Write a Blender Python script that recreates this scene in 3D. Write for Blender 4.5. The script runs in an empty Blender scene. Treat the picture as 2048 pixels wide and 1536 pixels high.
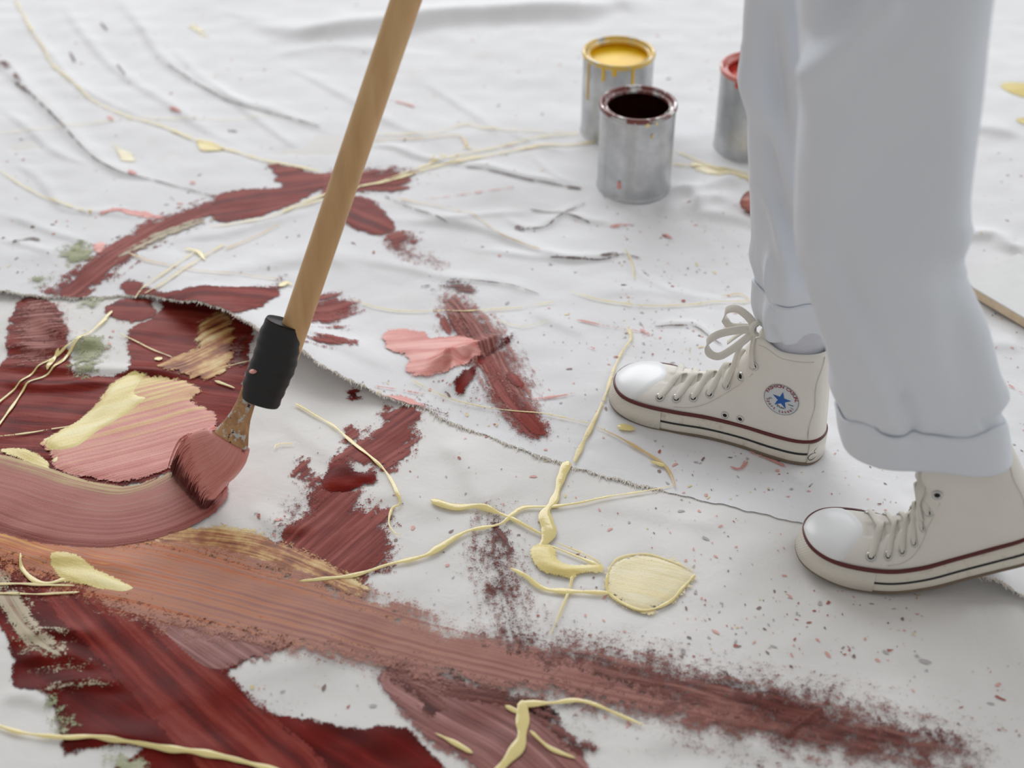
import bpy, math, random
import numpy as np
from mathutils import Vector, Matrix

random.seed(7); RNG = np.random.default_rng(7)
SC = bpy.context.scene
COL = SC.collection

# ------------------------------------------------------------------ camera
CAM_H = 1.055; PITCH = math.radians(38.0); FPX = 2844.44
cam_d = bpy.data.cameras.new('camera'); cam = bpy.data.objects.new('camera', cam_d); COL.objects.link(cam)
cam.location = (0, 0, CAM_H); cam.rotation_euler = (math.pi / 2 - PITCH, 0, 0)
cam_d.sensor_width = 36; cam_d.lens = 50; cam_d.clip_start = 0.05
cam_d.dof.use_dof = True; cam_d.dof.focus_distance = 1.56; cam_d.dof.aperture_fstop = 3.2
SC.camera = cam
# ------------------------------------------------------------------ world, window light, exposure
world = bpy.data.worlds.new('world'); SC.world = world; world.use_nodes = True
bg = world.node_tree.nodes['Background']; bg.inputs[0].default_value = (1.0, 0.985, 0.965, 1); bg.inputs[1].default_value = 0.42
def area_light(name, loc, target, sx, sy, power, col):
    l = bpy.data.lights.new(name, 'AREA'); l.shape = 'RECTANGLE'; l.size = sx; l.size_y = sy; l.energy = power; l.color = col
    o = bpy.data.objects.new(name, l); COL.objects.link(o); o.location = loc
    o.rotation_euler = (Vector(target) - Vector(loc)).to_track_quat('-Z', 'Y').to_euler()
    return o
area_light('window_light', (-1.2, 7.0, 3.6), (0, 1.2, 0.0), 6.0, 3.4, 315, (0.96, 0.98, 1.0))
area_light('side_window_light', (5.5, 3.2, 2.6), (0.2, 1.4, 0.1), 3.0, 2.2, 85, (0.93, 0.965, 1.0))
SC.view_settings.view_transform = 'Standard'; SC.view_settings.look = 'None'
SC.view_settings.exposure = 0.0; SC.view_settings.gamma = 1.0; SC.view_settings.use_curve_mapping = False

# ------------------------------------------------------------------ geometry helpers
CP, SP = math.cos(PITCH), math.sin(PITCH)
def ray(px, py):
    u = (np.asarray(px, float) - 1024) / FPX; v = (np.asarray(py, float) - 768) / FPX
    return np.stack([u, CP - v * SP, -SP - v * CP], -1)
def G(px, py, z=0.0):                       # point of the ground (height z) seen in the photograph at px, py
    d = ray(px, py); t = (z - CAM_H) / d[..., 2]
    return d * np.asarray(t)[..., None] + np.array([0, 0, CAM_H])
def V(px, py, Y):                           # point of the upright plane y = Y
    d = ray(px, py); t = Y / d[..., 1]
    return d * np.asarray(t)[..., None] + np.array([0, 0, CAM_H])
def smooth(a, b, x):
    t = np.clip((np.asarray(x, float) - a) / (b - a), 0, 1); return t * t * (3 - 2 * t)
def cub(xs, ys, x):                         # monotone cubic through a table
    xs = np.asarray(xs, float); ys = np.asarray(ys, float); x = np.asarray(x, float)
    h = np.diff(xs); dl = np.diff(ys) / h; m = np.zeros_like(ys)
    m[0], m[-1] = dl[0], dl[-1]
    for i in range(1, len(xs) - 1):
        m[i] = 0 if dl[i - 1] * dl[i] <= 0 else 2 * dl[i - 1] * dl[i] / (dl[i - 1] + dl[i])
    i = np.clip(np.searchsorted(xs, x) - 1, 0, len(xs) - 2)
    t = np.clip((x - xs[i]) / h[i], 0, 1)
    return ((2*t**3 - 3*t**2 + 1) * ys[i] + (t**3 - 2*t**2 + t) * h[i] * m[i] + (-2*t**3 + 3*t**2) * ys[i+1] + (t**3 - t**2) * h[i] * m[i+1])
def crom(pts, n=6, closed=False):           # Catmull-Rom through points
    p = np.asarray(pts, float); out = []
    N = len(p); segs = N if closed else N - 1
    for i in range(segs):
        if closed: a, b, c, d = p[(i-1) % N], p[i], p[(i+1) % N], p[(i+2) % N]
        else: a, b, c, d = p[max(i-1, 0)], p[i], p[i+1], p[min(i+2, N-1)]
        for k in range(n):
            t = k / n
            out.append(0.5 * ((2*b) + (c-a)*t + (2*a-5*b+4*c-d)*t*t + (3*b-a-3*c+d)*t**3))
    if not closed: out.append(p[-1])
    return np.array(out)

def mesh_obj(name, verts, faces, mat, parent=None, shade=True, attrs=None, mats=None, fmat=None):
    me = bpy.data.meshes.new(name)
    me.from_pydata([tuple(map(float, v)) for v in verts] if not isinstance(verts, np.ndarray) else verts.tolist(), [], faces if isinstance(faces, list) else faces.tolist())
    for m in (mats or [mat]): me.materials.append(m)
    if fmat is not None: me.polygons.foreach_set('material_index', np.asarray(fmat, dtype=np.int32))
    if shade: me.polygons.foreach_set('use_smooth', np.ones(len(me.polygons), dtype=bool))
    if attrs:
        for k, a in attrs.items():
            at = me.attributes.new(k, 'FLOAT', 'POINT'); at.data.foreach_set('value', np.asarray(a, dtype=np.float32))
    me.update()
    o = bpy.data.objects.new(name, me); COL.objects.link(o)
    if parent:
        o.parent = parent
        if parent.type == 'EMPTY': o.matrix_parent_inverse = Matrix.Translation(-parent.location)
    return o
def grid_mesh(name, P, mat, parent=None, wrap_u=False, wrap_v=False, attrs=None, shade=True, cap=False):
    P = np.asarray(P, float); nu, nv = P.shape[:2]
    idx = np.arange(nu * nv).reshape(nu, nv)
    iu = np.arange(nu if wrap_u else nu - 1); iv = np.arange(nv if wrap_v else nv - 1)
    a = idx[iu][:, iv]; b = idx[(iu + 1) % nu][:, iv]; c = idx[(iu + 1) % nu][:, (iv + 1) % nv]; d = idx[iu][:, (iv + 1) % nv]
    F = np.stack([a, b, c, d], -1).reshape(-1, 4).tolist()
    if cap:
        F.append(idx[0][::-1].tolist()); F.append(idx[-1].tolist())
    return mesh_obj(name, P.reshape(-1, 3), F, mat, parent, attrs=attrs, shade=shade)
def tag(o, label=None, cat=None, group=None, kind=None):
    if label: o['label'] = label
    if cat: o['category'] = cat
    if group: o['group'] = group
    if kind: o['kind'] = kind
    return o
def empty(name, loc=(0, 0, 0)):
    o = bpy.data.objects.new(name, None); COL.objects.link(o); o.location = loc; o.empty_display_size = 0.05
    return o
def frames(path, up=(0, 0, 1)):
    p = np.asarray(path, float); t = np.gradient(p, axis=0); t /= np.linalg.norm(t, axis=1)[:, None] + 1e-12
    s = np.cross(t, np.broadcast_to(np.asarray(up, float), p.shape)); s /= np.linalg.norm(s, axis=1)[:, None] + 1e-9
    n = np.cross(s, t); return t, s, n
def tube(name, path, r, mat, parent=None, n=10, closed=False, rings=None):
    p = np.asarray(path, float); r = np.broadcast_to(np.asarray(r, float), (len(p),))
    t, s, nn = frames(p)
    a = np.linspace(0, 2*math.pi, n, endpoint=False)
    P = p[:, None] + r[:, None, None] * (np.cos(a)[None, :, None] * s[:, None] + np.sin(a)[None, :, None] * nn[:, None])
    return grid_mesh(name, P, mat, parent, wrap_u=closed, wrap_v=True, cap=not closed)
def lathe(name, prof, mat, parent=None, n=64, centre=(0, 0, 0)):
    a = np.linspace(0, 2*math.pi, n, endpoint=False); pr = np.asarray(prof, float)
    P = np.stack([pr[:, 0][:, None] * np.cos(a), pr[:, 0][:, None] * np.sin(a), np.broadcast_to(pr[:, 1][:, None], (len(pr), n))], -1) + np.asarray(centre)
    return grid_mesh(name, P[:, ::-1], mat, parent, wrap_v=True)

# ------------------------------------------------------------------ material helpers
def lin(c):
    r = []
    for x in c[:3]:
        x = x / 255.0; r.append(x / 12.92 if x <= 0.04045 else ((x + 0.055) / 1.055) ** 2.4)
    return (r[0], r[1], r[2], 1.0)
class NT:
    def __init__(s, name):
        s.m = bpy.data.materials.new(name); s.m.use_nodes = True; s.t = s.m.node_tree; s.bsdf = s.t.nodes['Principled BSDF']
    def n(s, typ, **kw):
        nd = s.t.nodes.new(typ)
        for k, v in kw.items():
            if k.startswith('i_'):
                key = k[2:]; key = int(key) if key.isdigit() else key
                if hasattr(v, 'is_linked') or isinstance(v, bpy.types.NodeSocket): s.t.links.new(v, nd.inputs[key])
                else: nd.inputs[key].default_value = v
            else: setattr(nd, k, v)
        return nd
    def link(s, a, b): s.t.links.new(a, b)
    def math(s, op, a, b=None, c=None, clamp=False):
        nd = s.t.nodes.new('ShaderNodeMath'); nd.operation = op; nd.use_clamp = clamp
        for i, v in enumerate((a, b, c)):
            if v is None: continue
            if isinstance(v, (int, float)): nd.inputs[i].default_value = v
            else: s.t.links.new(v, nd.inputs[i])
        return nd.outputs[0]
    def attr(s, name): return s.n('ShaderNodeAttribute', attribute_name=name).outputs['Fac']
    def noise(s, vec, scale, detail=3.0, rough=0.55, dist=0.0):
        nd = s.n('ShaderNodeTexNoise'); nd.inputs['Scale'].default_value = scale; nd.inputs['Detail'].default_value = detail
        nd.inputs['Roughness'].default_value = rough; nd.inputs['Distortion'].default_value = dist
        if vec is not None: s.link(vec, nd.inputs['Vector'])
        return nd.outputs['Fac']
    def ramp(s, fac, stops, interp='LINEAR'):
        nd = s.t.nodes.new('ShaderNodeValToRGB'); nd.color_ramp.interpolation = interp; e = nd.color_ramp.elements
        while len(e) < len(stops): e.new(0.5)
        for el, (p, c) in zip(e, stops): el.position = p; el.color = lin(c)
        s.link(fac, nd.inputs[0]); return nd.outputs[0]
    def maprange(s, x, a, b, c=0.0, d=1.0):
        nd = s.n('ShaderNodeMapRange'); nd.interpolation_type = 'SMOOTHSTEP'
        s.link(x, nd.inputs[0]); nd.inputs[1].default_value = a; nd.inputs[2].default_value = b; nd.inputs[3].default_value = c; nd.inputs[4].default_value = d
        return nd.outputs[0]
    def mix(s, f, a, b):
        nd = s.t.nodes.new('ShaderNodeMix'); nd.data_type = 'RGBA'
        if isinstance(f, (int, float)): nd.inputs[0].default_value = f
        else: s.link(f, nd.inputs[0])
        for k, v in ((6, a), (7, b)):
            if isinstance(v, tuple): nd.inputs[k].default_value = v
            else: s.link(v, nd.inputs[k])
        return nd.outputs[2]
    def bump(s, h, strength=0.3, dist=0.001, normal=None):
        nd = s.t.nodes.new('ShaderNodeBump'); nd.inputs['Strength'].default_value = strength; nd.inputs['Distance'].default_value = dist
        s.link(h, nd.inputs['Height'])
        if normal is not None: s.link(normal, nd.inputs['Normal'])
        return nd.outputs[0]
    def obj(s): return s.n('ShaderNodeTexCoord').outputs['Object']
    def set(s, **kw):
        for k, v in kw.items():
            k = {'color': 'Base Color', 'rough': 'Roughness', 'normal': 'Normal', 'alpha': 'Alpha', 'metal': 'Metallic', 'spec': 'Specular IOR Level', 'coat': 'Coat Weight', 'sheen': 'Sheen Weight'}[k]
            if isinstance(v, (int, float, tuple)): s.bsdf.inputs[k].default_value = v
            else: s.link(v, s.bsdf.inputs[k])
        return s.m

def simple(name, col, rough=0.6, metal=0.0, nscale=60, nvar=0.06, bscale=400, bstr=0.15, spec=0.5):
    m = NT(name); v = m.obj(); nz = m.noise(v, nscale, 4)
    c = lin(col); lo = tuple(x * (1 - nvar) for x in c[:3]) + (1,); hi = tuple(min(1, x * (1 + nvar)) for x in c[:3]) + (1,)
    return m.set(color=m.mix(nz, lo, hi), rough=rough, metal=metal, spec=spec, normal=m.bump(m.noise(v, bscale, 2), bstr, 0.0005))

def canvas_material(name, base, tint):
    m = NT(name); v = m.obj()
    big = m.noise(v, 2.2, 4, 0.6); mid = m.noise(v, 14, 4, 0.6)
    c = m.mix(m.maprange(big, 0.35, 0.7), lin(base), lin(tint))
    c = m.mix(m.maprange(mid, 0.6, 0.85, 0, 0.35), c, lin((222, 214, 202)))
    wx = m.n('ShaderNodeTexWave', wave_type='BANDS', bands_direction='X'); wx.inputs['Scale'].default_value = 260; wx.inputs['Distortion'].default_value = 1.2; wx.inputs['Detail'].default_value = 1
    wy = m.n('ShaderNodeTexWave', wave_type='BANDS', bands_direction='Y'); wy.inputs['Scale'].default_value = 260; wy.inputs['Distortion'].default_value = 1.2; wy.inputs['Detail'].default_value = 1
    m.link(v, wx.inputs[0]); m.link(v, wy.inputs[0])
    weave = m.math('ADD', wx.outputs['Fac'], wy.outputs['Fac'])
    b1 = m.bump(weave, 0.10, 0.0006)
    b2 = m.bump(m.noise(v, 26, 5, 0.6, 0.6), 0.30, 0.004, b1)
    return m.set(color=c, rough=0.85, spec=0.2, normal=b2)
M_CLOTH_B = canvas_material('canvas_upper', (237, 237, 239), (230, 230, 232))
M_CLOTH_F = canvas_material('canvas_lower', (236, 234, 232), (228, 226, 223))

def paint_material(name, stops, facs=(0.0, 1.0, 0.0), streak=(6, 170), rag=0.006, fine=320, A=1.2, B=1.4, dry=0.0, dryend=0.0, rough=0.32, bump=0.35, soft=0.25, speck=0.0, wob=0.0, spec=.4, C=1.0):
    """facs: weight of lateral place, of streaks, of place along the stroke, in the colour ramp"""
    m = NT(name); d, u, v, w, s = (m.attr(k) for k in 'duvws')
    cv = m.n('ShaderNodeCombineXYZ'); m.link(m.math('MULTIPLY', u, streak[0]), cv.inputs[0]); m.link(m.math('MULTIPLY', v, streak[1]), cv.inputs[1])
    st = m.noise(cv.outputs[0], 1.0, 5, 0.6)
    ob = m.obj(); fn = m.noise(ob, fine * 1.6, 4, 0.7); md = m.noise(ob, fine * 0.4, 3, 0.6); co = m.noise(ob, fine * 0.11, 3, 0.6)
    stc = m.maprange(st, 0.3, 0.7)
    fac = m.math('ADD', m.math('MULTIPLY', w, facs[0]), m.math('MULTIPLY', stc, facs[1]))
    fac = m.math('ADD', fac, m.math('MULTIPLY', s, facs[2]))
    if wob: fac = m.math('ADD', fac, m.math('MULTIPLY', m.math('SUBTRACT', co, 0.5), wob))
    col = m.ramp(fac, stops)
    a = m.math('DIVIDE', d, rag)
    a = m.math('MINIMUM', a, 2.2)
    a = m.math('ADD', a, m.math('MULTIPLY', m.math('SUBTRACT', fn, 0.5), A * 2.4))
    a = m.math('ADD', a, m.math('MULTIPLY', m.math('SUBTRACT', co, 0.5), A * C * 2.6))
    a = m.math('ADD', a, m.math('MULTIPLY', m.math('SUBTRACT', md, 0.5), A * 2.2))
    a = m.math('ADD', a, m.math('MULTIPLY', m.math('SUBTRACT', st, 0.5), B * 2.4))
    if dry or dryend:
        a = m.math('SUBTRACT', a, m.math('ADD', m.math('MULTIPLY', s, dryend), dry))
    al = m.maprange(a, -soft, soft)
    bh = m.math('ADD', st, m.math('MULTIPLY', fn, 0.5))
    return m.set(color=col, rough=rough, alpha=al, spec=spec, normal=m.bump(bh, bump, 0.0016))
RED, RED2, MAROON, DARK = (112, 34, 28), (138, 52, 44), (84, 24, 22), (52, 16, 16)
MAUVE, MAUVE2, PINK, PINK2 = (128, 74, 70), (158, 104, 98), (204, 128, 122), (226, 160, 150)
YEL, YEL2, OCHRE, ORANGE = (232, 212, 138), (240, 226, 168), (206, 162, 98), (204, 128, 84)
OLIVE, OLIVE2, GREYG = (146, 148, 112), (172, 172, 142), (168, 160, 132)
PM = {}
PM['red_wet'] = paint_material('dark_red_wet_paint', [(0, (80, 20, 17)), (.4, (100, 25, 20)), (.75, (118, 32, 26)), (1, (134, 48, 40))], streak=(3, 36), rag=.005, A=.9, B=.8, rough=.28, bump=.3, wob=.6, spec=.05)
PM['red_sat'] = paint_material('dark_red_satin_paint', [(0, (92, 26, 24)), (.5, (128, 42, 34)), (1, (150, 68, 58))], streak=(5, 70), rag=.006, A=1.0, B=1.2, rough=.34, bump=.35, wob=.5, spec=.08)
PM['red_dry'] = paint_material('dark_red_dry_paint', [(0, (108, 38, 34)), (.5, (132, 54, 46)), (1, (160, 86, 78))], streak=(6, 140), rag=.012, A=1.5, B=1.9, dry=.30, rough=.5, wob=.4, spec=.15)
PM['mauve_dry'] = paint_material('mauve_dry_brushed_paint', [(0, (116, 60, 54)), (.5, (148, 86, 78)), (1, (182, 130, 122))], streak=(10, 220), rag=.015, A=1.9, B=1.5, C=.5, fine=520, dry=.9, rough=.6, wob=.4, spec=.25, soft=.7)
PM['fleck_dry'] = paint_material('dark_flecked_dry_paint', [(0, (76, 42, 38)), (.5, (112, 62, 56)), (1, (156, 108, 98))], streak=(14, 110), rag=.026, A=2.1, B=1.2, C=.45, dry=1.35, rough=.65, fine=420, spec=.2, soft=.8)
PM['pink'] = paint_material('salmon_pink_paint', [(0, (202, 112, 102)), (.5, (222, 142, 132)), (1, (236, 174, 164))], streak=(6, 80), rag=.005, A=.9, B=1.1, rough=.36, bump=.4, wob=.5)
PM['pink_sweep'] = paint_material('pink_swept_paint', [(0, (128, 62, 56)), (.25, (158, 92, 84)), (.5, (180, 114, 105)), (.72, (176, 122, 108)), (.86, (190, 162, 122)), (1, (208, 190, 138))], facs=(.60, .40, 0), streak=(2.0, 190), rag=.006, A=.6, B=.9, rough=.42, bump=.45, wob=.15, spec=.18)
PM['orange_sweep'] = paint_material('ochre_and_mauve_swept_paint', [(0, (230, 186, 118)), (.14, (222, 166, 108)), (.26, (196, 116, 86)), (.36, (198, 140, 112)), (.5, (182, 132, 118)), (.66, (168, 118, 108)), (.84, (148, 98, 90)), (1, (126, 74, 66))], facs=(-.05, .36, .92), streak=(1.5, 230), rag=.020, A=1.3, B=.9, dry=-.9, dryend=3.6, rough=.46, bump=.4, wob=.25, soft=.6, spec=.15)
PM['yellow_pink'] = paint_material('yellow_and_pink_streaked_paint', [(0, (196, 110, 102)), (.3, (214, 138, 128)), (.5, (224, 156, 144)), (.68, (226, 178, 132)), (.82, (236, 214, 148)), (1, (238, 218, 150))], facs=(.62, .42, 0), streak=(2.0, 150), rag=.005, A=.7, B=.8, rough=.36, bump=.7, wob=.2)
PM['yellow'] = paint_material('pale_yellow_paint', [(0, (222, 200, 124)), (.5, (238, 220, 150)), (1, (244, 232, 178))], streak=(8, 60), rag=.0035, A=.8, B=.6, rough=.26, bump=.4)
PM['yellow_thin'] = paint_material('thin_streaked_yellow_paint', [(0, (228, 210, 146)), (.5, (240, 230, 196)), (1, (242, 226, 176))], streak=(5, 90), rag=.006, A=1.1, B=1.7, dry=.35, rough=.22, bump=.5)
PM['yellow_brown'] = paint_material('yellow_brown_marbled_paint', [(0, (96, 40, 28)), (.3, (172, 106, 62)), (.5, (214, 172, 112)), (.75, (234, 212, 158)), (1, (240, 224, 176))], facs=(.15, .6, 0), streak=(6, 110), rag=.006, A=1.1, B=1.3, rough=.36, bump=.8, wob=1.1)
PM['olive'] = paint_material('olive_green_dabbed_paint', [(0, (138, 142, 104)), (.5, (156, 160, 122)), (1, (184, 184, 156))], streak=(20, 60), rag=.011, A=1.9, B=.8, dry=.5, rough=.6)
PM['grey_green'] = paint_material('grey_green_brushed_paint', [(0, (158, 118, 98)), (.5, (178, 168, 140)), (1, (194, 176, 152))], streak=(5, 150), rag=.010, A=1.2, B=1.6, dry=.5, rough=.5)
PM['brown_dry'] = paint_material('brown_dry_paint', [(0, (72, 32, 28)), (.5, (104, 50, 42)), (1, (134, 82, 74))], streak=(8, 120), rag=.008, A=1.6, B=1.6, dry=.45, rough=.5, spec=.25)
PM['mauve'] = paint_material('mauve_paint', [(0, (112, 62, 58)), (.5, (146, 92, 86)), (1, (176, 124, 118))], streak=(4, 160), rag=.007, A=1.2, B=1.5, rough=.44, bump=.4, wob=.3, spec=.3)
def drip_material(name, col, rough=.25, gap=0.0):
    m = NT(name); v = m.obj(); nz = m.noise(v, 40, 3)
    c = lin(col); al = m.maprange(m.math('ADD', m.math('MULTIPLY', m.noise(v, 420, 3, .7), .45), m.math('MULTIPLY', m.noise(v, 60, 3, .6), .55)), gap - .02, gap + .02)
    kw = dict(alpha=al) if gap else {}
    return m.set(color=m.mix(nz, tuple(x * .86 for x in c[:3]) + (1,), c), rough=rough, normal=m.bump(m.noise(v, 160, 2), .2, .001), **kw)
DM = {'y': drip_material('yellow_drip_paint', (240, 222, 154), .13), 'yt': drip_material('thin_yellow_drip_paint', (236, 218, 158), .35, .43), 'o': drip_material('ochre_drip_paint', (220, 188, 128), .35, .40), 'k': drip_material('grey_brown_drips_and_crease_shade', (128, 112, 108), .6, .46),
      'p': drip_material('pink_drip_paint', (226, 152, 142), .4), 'pt': drip_material('thin_pink_drip_paint', (226, 158, 150), .5, .49)}

# ------------------------------------------------------------------ the drop cloths
EDGE = [(-420,560,.01),(-150,572,.012),(0,583,.012),(60,592,.010),(120,597,.008),(200,596,.007),(260,593,.008),(310,594,.014),(345,603,.022),(400,606,.032),(450,622,.034),(510,655,.037),(560,680,.037),(601,701,.035),
        (650,736,.028),(718,770,.016),(787,801,.008),(848,818,.005),(895,845,.004),(950,865,.005),(1040,900,.006),(1150,938,.003),(1300,978,.0025),(1450,1018,.0025),(1600,1055,.0025),
        (1700,1085,.003),(1800,1118,.006),(1870,1138,.018),(1935,1147,.032),(1985,1160,.030),(2048,1192,.016),(2150,1215,.012),(2500,1290,.01)]
_E = np.array([G(a, b, c) for a, b, c in EDGE]); _EZ = np.array([c for _, _, c in EDGE])
EX = np.concatenate([[-6.0], _E[:, 0], [6.0]]); EY = np.concatenate([[_E[0, 1] + .15], _E[:, 1], [_E[-1, 1] - .25]]); EZ = np.concatenate([[.01], _EZ, [.008]])
def edge_y(x): return cub(EX, EY, x) + .0010 * np.sin(x * 170) + .0006 * np.sin(x * 391 + 1)
def edge_lift(x): return cub(EX, EZ, x)

def sines(x, y, seed, freqs, amp):
    r = np.random.default_rng(seed); h = np.zeros_like(x)
    for f in freqs:
        a = r.uniform(0, math.pi); p = r.uniform(0, 6.28); h += np.sin((x * math.cos(a) + y * math.sin(a)) * f + p + 1.3 * np.sin((x * math.sin(a) - y * math.cos(a)) * f * .6 + p * 2)) / len(freqs)
    return amp * h
def polyline_dist(X, Y, P):
    best = np.full(X.shape, 1e9); s_at = np.zeros(X.shape); side = np.zeros(X.shape); acc = 0.0
    for a, b in zip(P[:-1], P[1:]):
        dx, dy = b[0] - a[0], b[1] - a[1]; L2 = dx*dx + dy*dy + 1e-12; L = math.sqrt(L2)
        t = np.clip(((X - a[0]) * dx + (Y - a[1]) * dy) / L2, 0, 1)
        ex, ey = X - a[0] - t * dx, Y - a[1] - t * dy; d = np.hypot(ex, ey); m = d < best
        best = np.where(m, d, best); s_at = np.where(m, acc + t * L, s_at); side = np.where(m, np.sign(dx * (Y - a[1]) - dy * (X - a[0])), side); acc += L
    return best, s_at, side, acc
def ground_poly(px, z=.006): return np.array([G(a, b, z)[:2] for a, b in px])
# creases: pixel polyline, height, width
CREASE_B = [
 ([(-40,95),(0,130),(60,185),(120,245),(180,310),(240,345),(300,360),(360,375),(430,394)], .007, .022),
 ([(120,0),(160,60),(210,120),(270,170),(340,215),(410,262),(500,300)], .005, .018),
 ([(235,0),(285,60),(335,130),(400,172),(470,205),(560,232),(640,258),(700,282)], .006, .020),
 ([(330,80),(380,140),(450,190),(520,245),(600,300),(650,325)], .004, .016),
 ([(0,215),(60,262),(120,310),(190,335)], .004, .014), ([(40,30),(90,95),(150,170),(230,215),(330,255)], .003, .012),
 ([(0,300),(80,360),(130,420),(230,430),(350,450)], .004, .016), ([(0,430),(60,450),(120,476),(200,500)], .004, .014),
 ([(0,485),(60,500),(110,520)], .004, .014), ([(734,292),(790,300),(830,316),(880,326),(930,331)], .006, .016),
 ([(900,330),(960,338),(1040,356),(1100,365),(1165,378)], .006, .016), ([(1065,315),(1100,350),(1150,372)], .004, .012),
 ([(790,390),(850,430),(900,446),(980,436),(1090,420)], .004, .016), ([(1000,430),(1040,456),(1080,456),(1110,440),(1150,414),(1180,405)], .005, .016),
 ([(780,440),(880,448),(960,462),(1040,492),(1100,512),(1160,520),(1235,510)], .007, .022), ([(1120,428),(1180,446),(1230,452)], .005, .014),
 ([(940,500),(1040,515),(1120,522),(1200,521),(1245,510),(1280,520)], .005, .018), ([(700,522),(800,536),(900,560),(1000,568),(1100,600)], .004, .020),
 ([(1235,500),(1290,560),(1360,590),(1450,600),(1500,610)], .003, .016), ([(1310,655),(1350,652),(1390,655),(1420,676),(1445,692)], .004, .010),
 ([(1340,402),(1410,384),(1455,368),(1500,362)], .016, .030), ([(1310,440),(1380,418),(1430,404),(1470,410)], .013, .028), ([(1395,430),(1450,440),(1500,452),(1560,470)], .010, .026),
 ([(1330,380),(1380,395),(1400,420),(1405,450)], .008, .02), ([(1170,600),(1280,588),(1380,600),(1500,625)], .003, .02),
 ([(845,752),(890,730),(925,712),(955,702),(990,690),(1028,670)], .016, .016), ([(880,705),(905,735),(900,770),(870,800)], .010, .014), ([(950,705),(945,735),(955,760)], .007, .010),
 ([(1060,620),(1110,650),(1180,680)], .003, .02), ([(500,45),(620,74),(760,60),(900,40),(1150,28),(1300,5)], .032, .06), ([(1180,-30),(1260,20),(1290,40)], .012, .05), ([(520,120),(640,100),(800,108)], .006, .04),
 ([(1880,255),(1950,262),(2048,275)], .012, .04), ([(1900,480),(1980,474),(2020,500),(2060,494)], .012, .024), ([(1960,690),(2048,700)], .006, .03), ([(1700,1000),(1640,930),(1690,860)], .004, .03),
 ([(590,655),(640,690),(720,720),(800,745)], .006, .03), ([(430,560),(520,540),(640,520),(720,540)], .008, .04), ([(330,480),(450,470),(560,440),(640,420)], .006, .03),
 ([(1000,260),(1080,300),(1140,310)], .003, .014), ([(840,160),(960,240),(1020,300)], .004, .018), ([(560,130),(700,200),(760,240),(900,300)], .004, .02),
 ([(1780,960),(1900,1000),(2048,1050)], .004, .03), ([(1560,930),(1640,1000),(1700,1050)], .005, .02), ([(1100,900),(1250,880),(1400,930)], .002, .02)]
CREASE_F = [
 ([(880,880),(930,930),(960,1000),(1010,1040)], .008, .035), ([(560,830),(640,900),(760,960)], .004, .03), ([(500,1010),(560,1060),(640,1060)], .006, .025),
 ([(0,690),(90,712),(200,690)], .006, .018), ([(0,735),(120,748),(260,752),(420,768)], .009, .02), ([(0,765),(100,780),(240,772)], .006, .016), ([(60,640),(160,690),(230,700)], .005, .02),
 ([(0,1120),(150,1125),(300,1160)], .004, .02), ([(20,1290),(120,1270),(200,1285)], .004, .014), ([(30,1330),(130,1320),(210,1345)], .004, .014), ([(60,1390),(160,1370),(260,1380)], .004, .012),
 ([(0,1400),(60,1400),(110,1420)], .006, .02), ([(130,1490),(220,1480),(330,1500),(460,1520)], .004, .02), ([(700,1010),(800,1000),(900,1040)], .003, .03),
 ([(1160,1000),(1300,1030),(1460,1060)], .003, .03), ([(1500,1300),(1700,1280),(1900,1330)], .004, .06), ([(400,1400),(560,1340),(720,1300)], .008, .05), ([(1250,1500),(1450,1480),(1600,1540)], .008, .04), ([(1900,1220),(1980,1240),(2060,1230)], .004, .03)]
def creases(X, Y, lst, z):
    H = np.zeros(X.shape)
    for px, amp, w in lst:
        w = w * .82; P = ground_poly(crom(px, 4), z); lo, hi = P.min(0) - 3*w, P.max(0) + 3*w
        m = (X > lo[0]) & (X < hi[0]) & (Y > lo[1]) & (Y < hi[1])
        if not m.any(): continue
        d, s, side, L = polyline_dist(X[m], Y[m], P)
        fade = smooth(0, .25, s / L) * smooth(1, .75, s / L)
        ww = np.where(side > 0, w, w * .45)
        H[m] += .72 * amp * np.exp(-(d / ww) ** 2) * (.15 + .85 * fade)
    return H
def axis_coords(lo, a, b, hi, step, coarse=.08):
    return np.concatenate([np.arange(lo, a - 1e-6, coarse), np.arange(a, b, step), np.arange(b, hi + coarse, coarse)])
STEP = .004
class Cloth: pass
def front_cloth():
    c = Cloth(); c.x = axis_coords(-2.3, -1.02, 1.02, 2.3, STEP); c.t = axis_coords(-.4, .74, 1.64, 1.9, STEP)
    c.X, c.Y = np.meshgrid(c.x, c.t, indexing='ij')
    c.Z = .0055 + sines(c.X, c.Y, 3, [9, 13, 17, 23, 31], .0042) + sines(c.X, c.Y, 4, [50, 71, 90, 120], .0012) + creases(c.X, c.Y, CREASE_F, .004)
    c.Z = np.maximum(c.Z, .0015); c.back = False; return c
def back_cloth(fr):
    c = Cloth(); c.x = axis_coords(-2.3, -1.02, 1.16, 2.3, STEP)
    c.t = np.concatenate([np.arange(0, 1.5, STEP), np.arange(1.5, 2.9, .05)])
    xx, tt = np.meshgrid(c.x, c.t, indexing='ij'); c.X = xx; c.Y = edge_y(xx) + tt
    lift = edge_lift(xx)
    Z = .0085 + sines(c.X, c.Y, 11, [8, 12, 19, 27, 33], .0055) + sines(c.X, c.Y, 12, [45, 63, 88, 110], .0014) + creases(c.X, c.Y, CREASE_B, .008)
    near = smooth(0, .10, tt)
    Zl = lift * (1 - smooth(0, .16, tt)) + .0012
    c.Z = Z * near + np.maximum(Zl, Z * (1 - near) * .4) * (1 - near) + Zl * near * .6
    zf = sample(fr, c.X, c.Y); c.Z = np.where(c.Y < 1.9, np.maximum(c.Z, zf + .0014), c.Z); c.Z = np.maximum(c.Z, .004)
    c.back = True; return c
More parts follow.
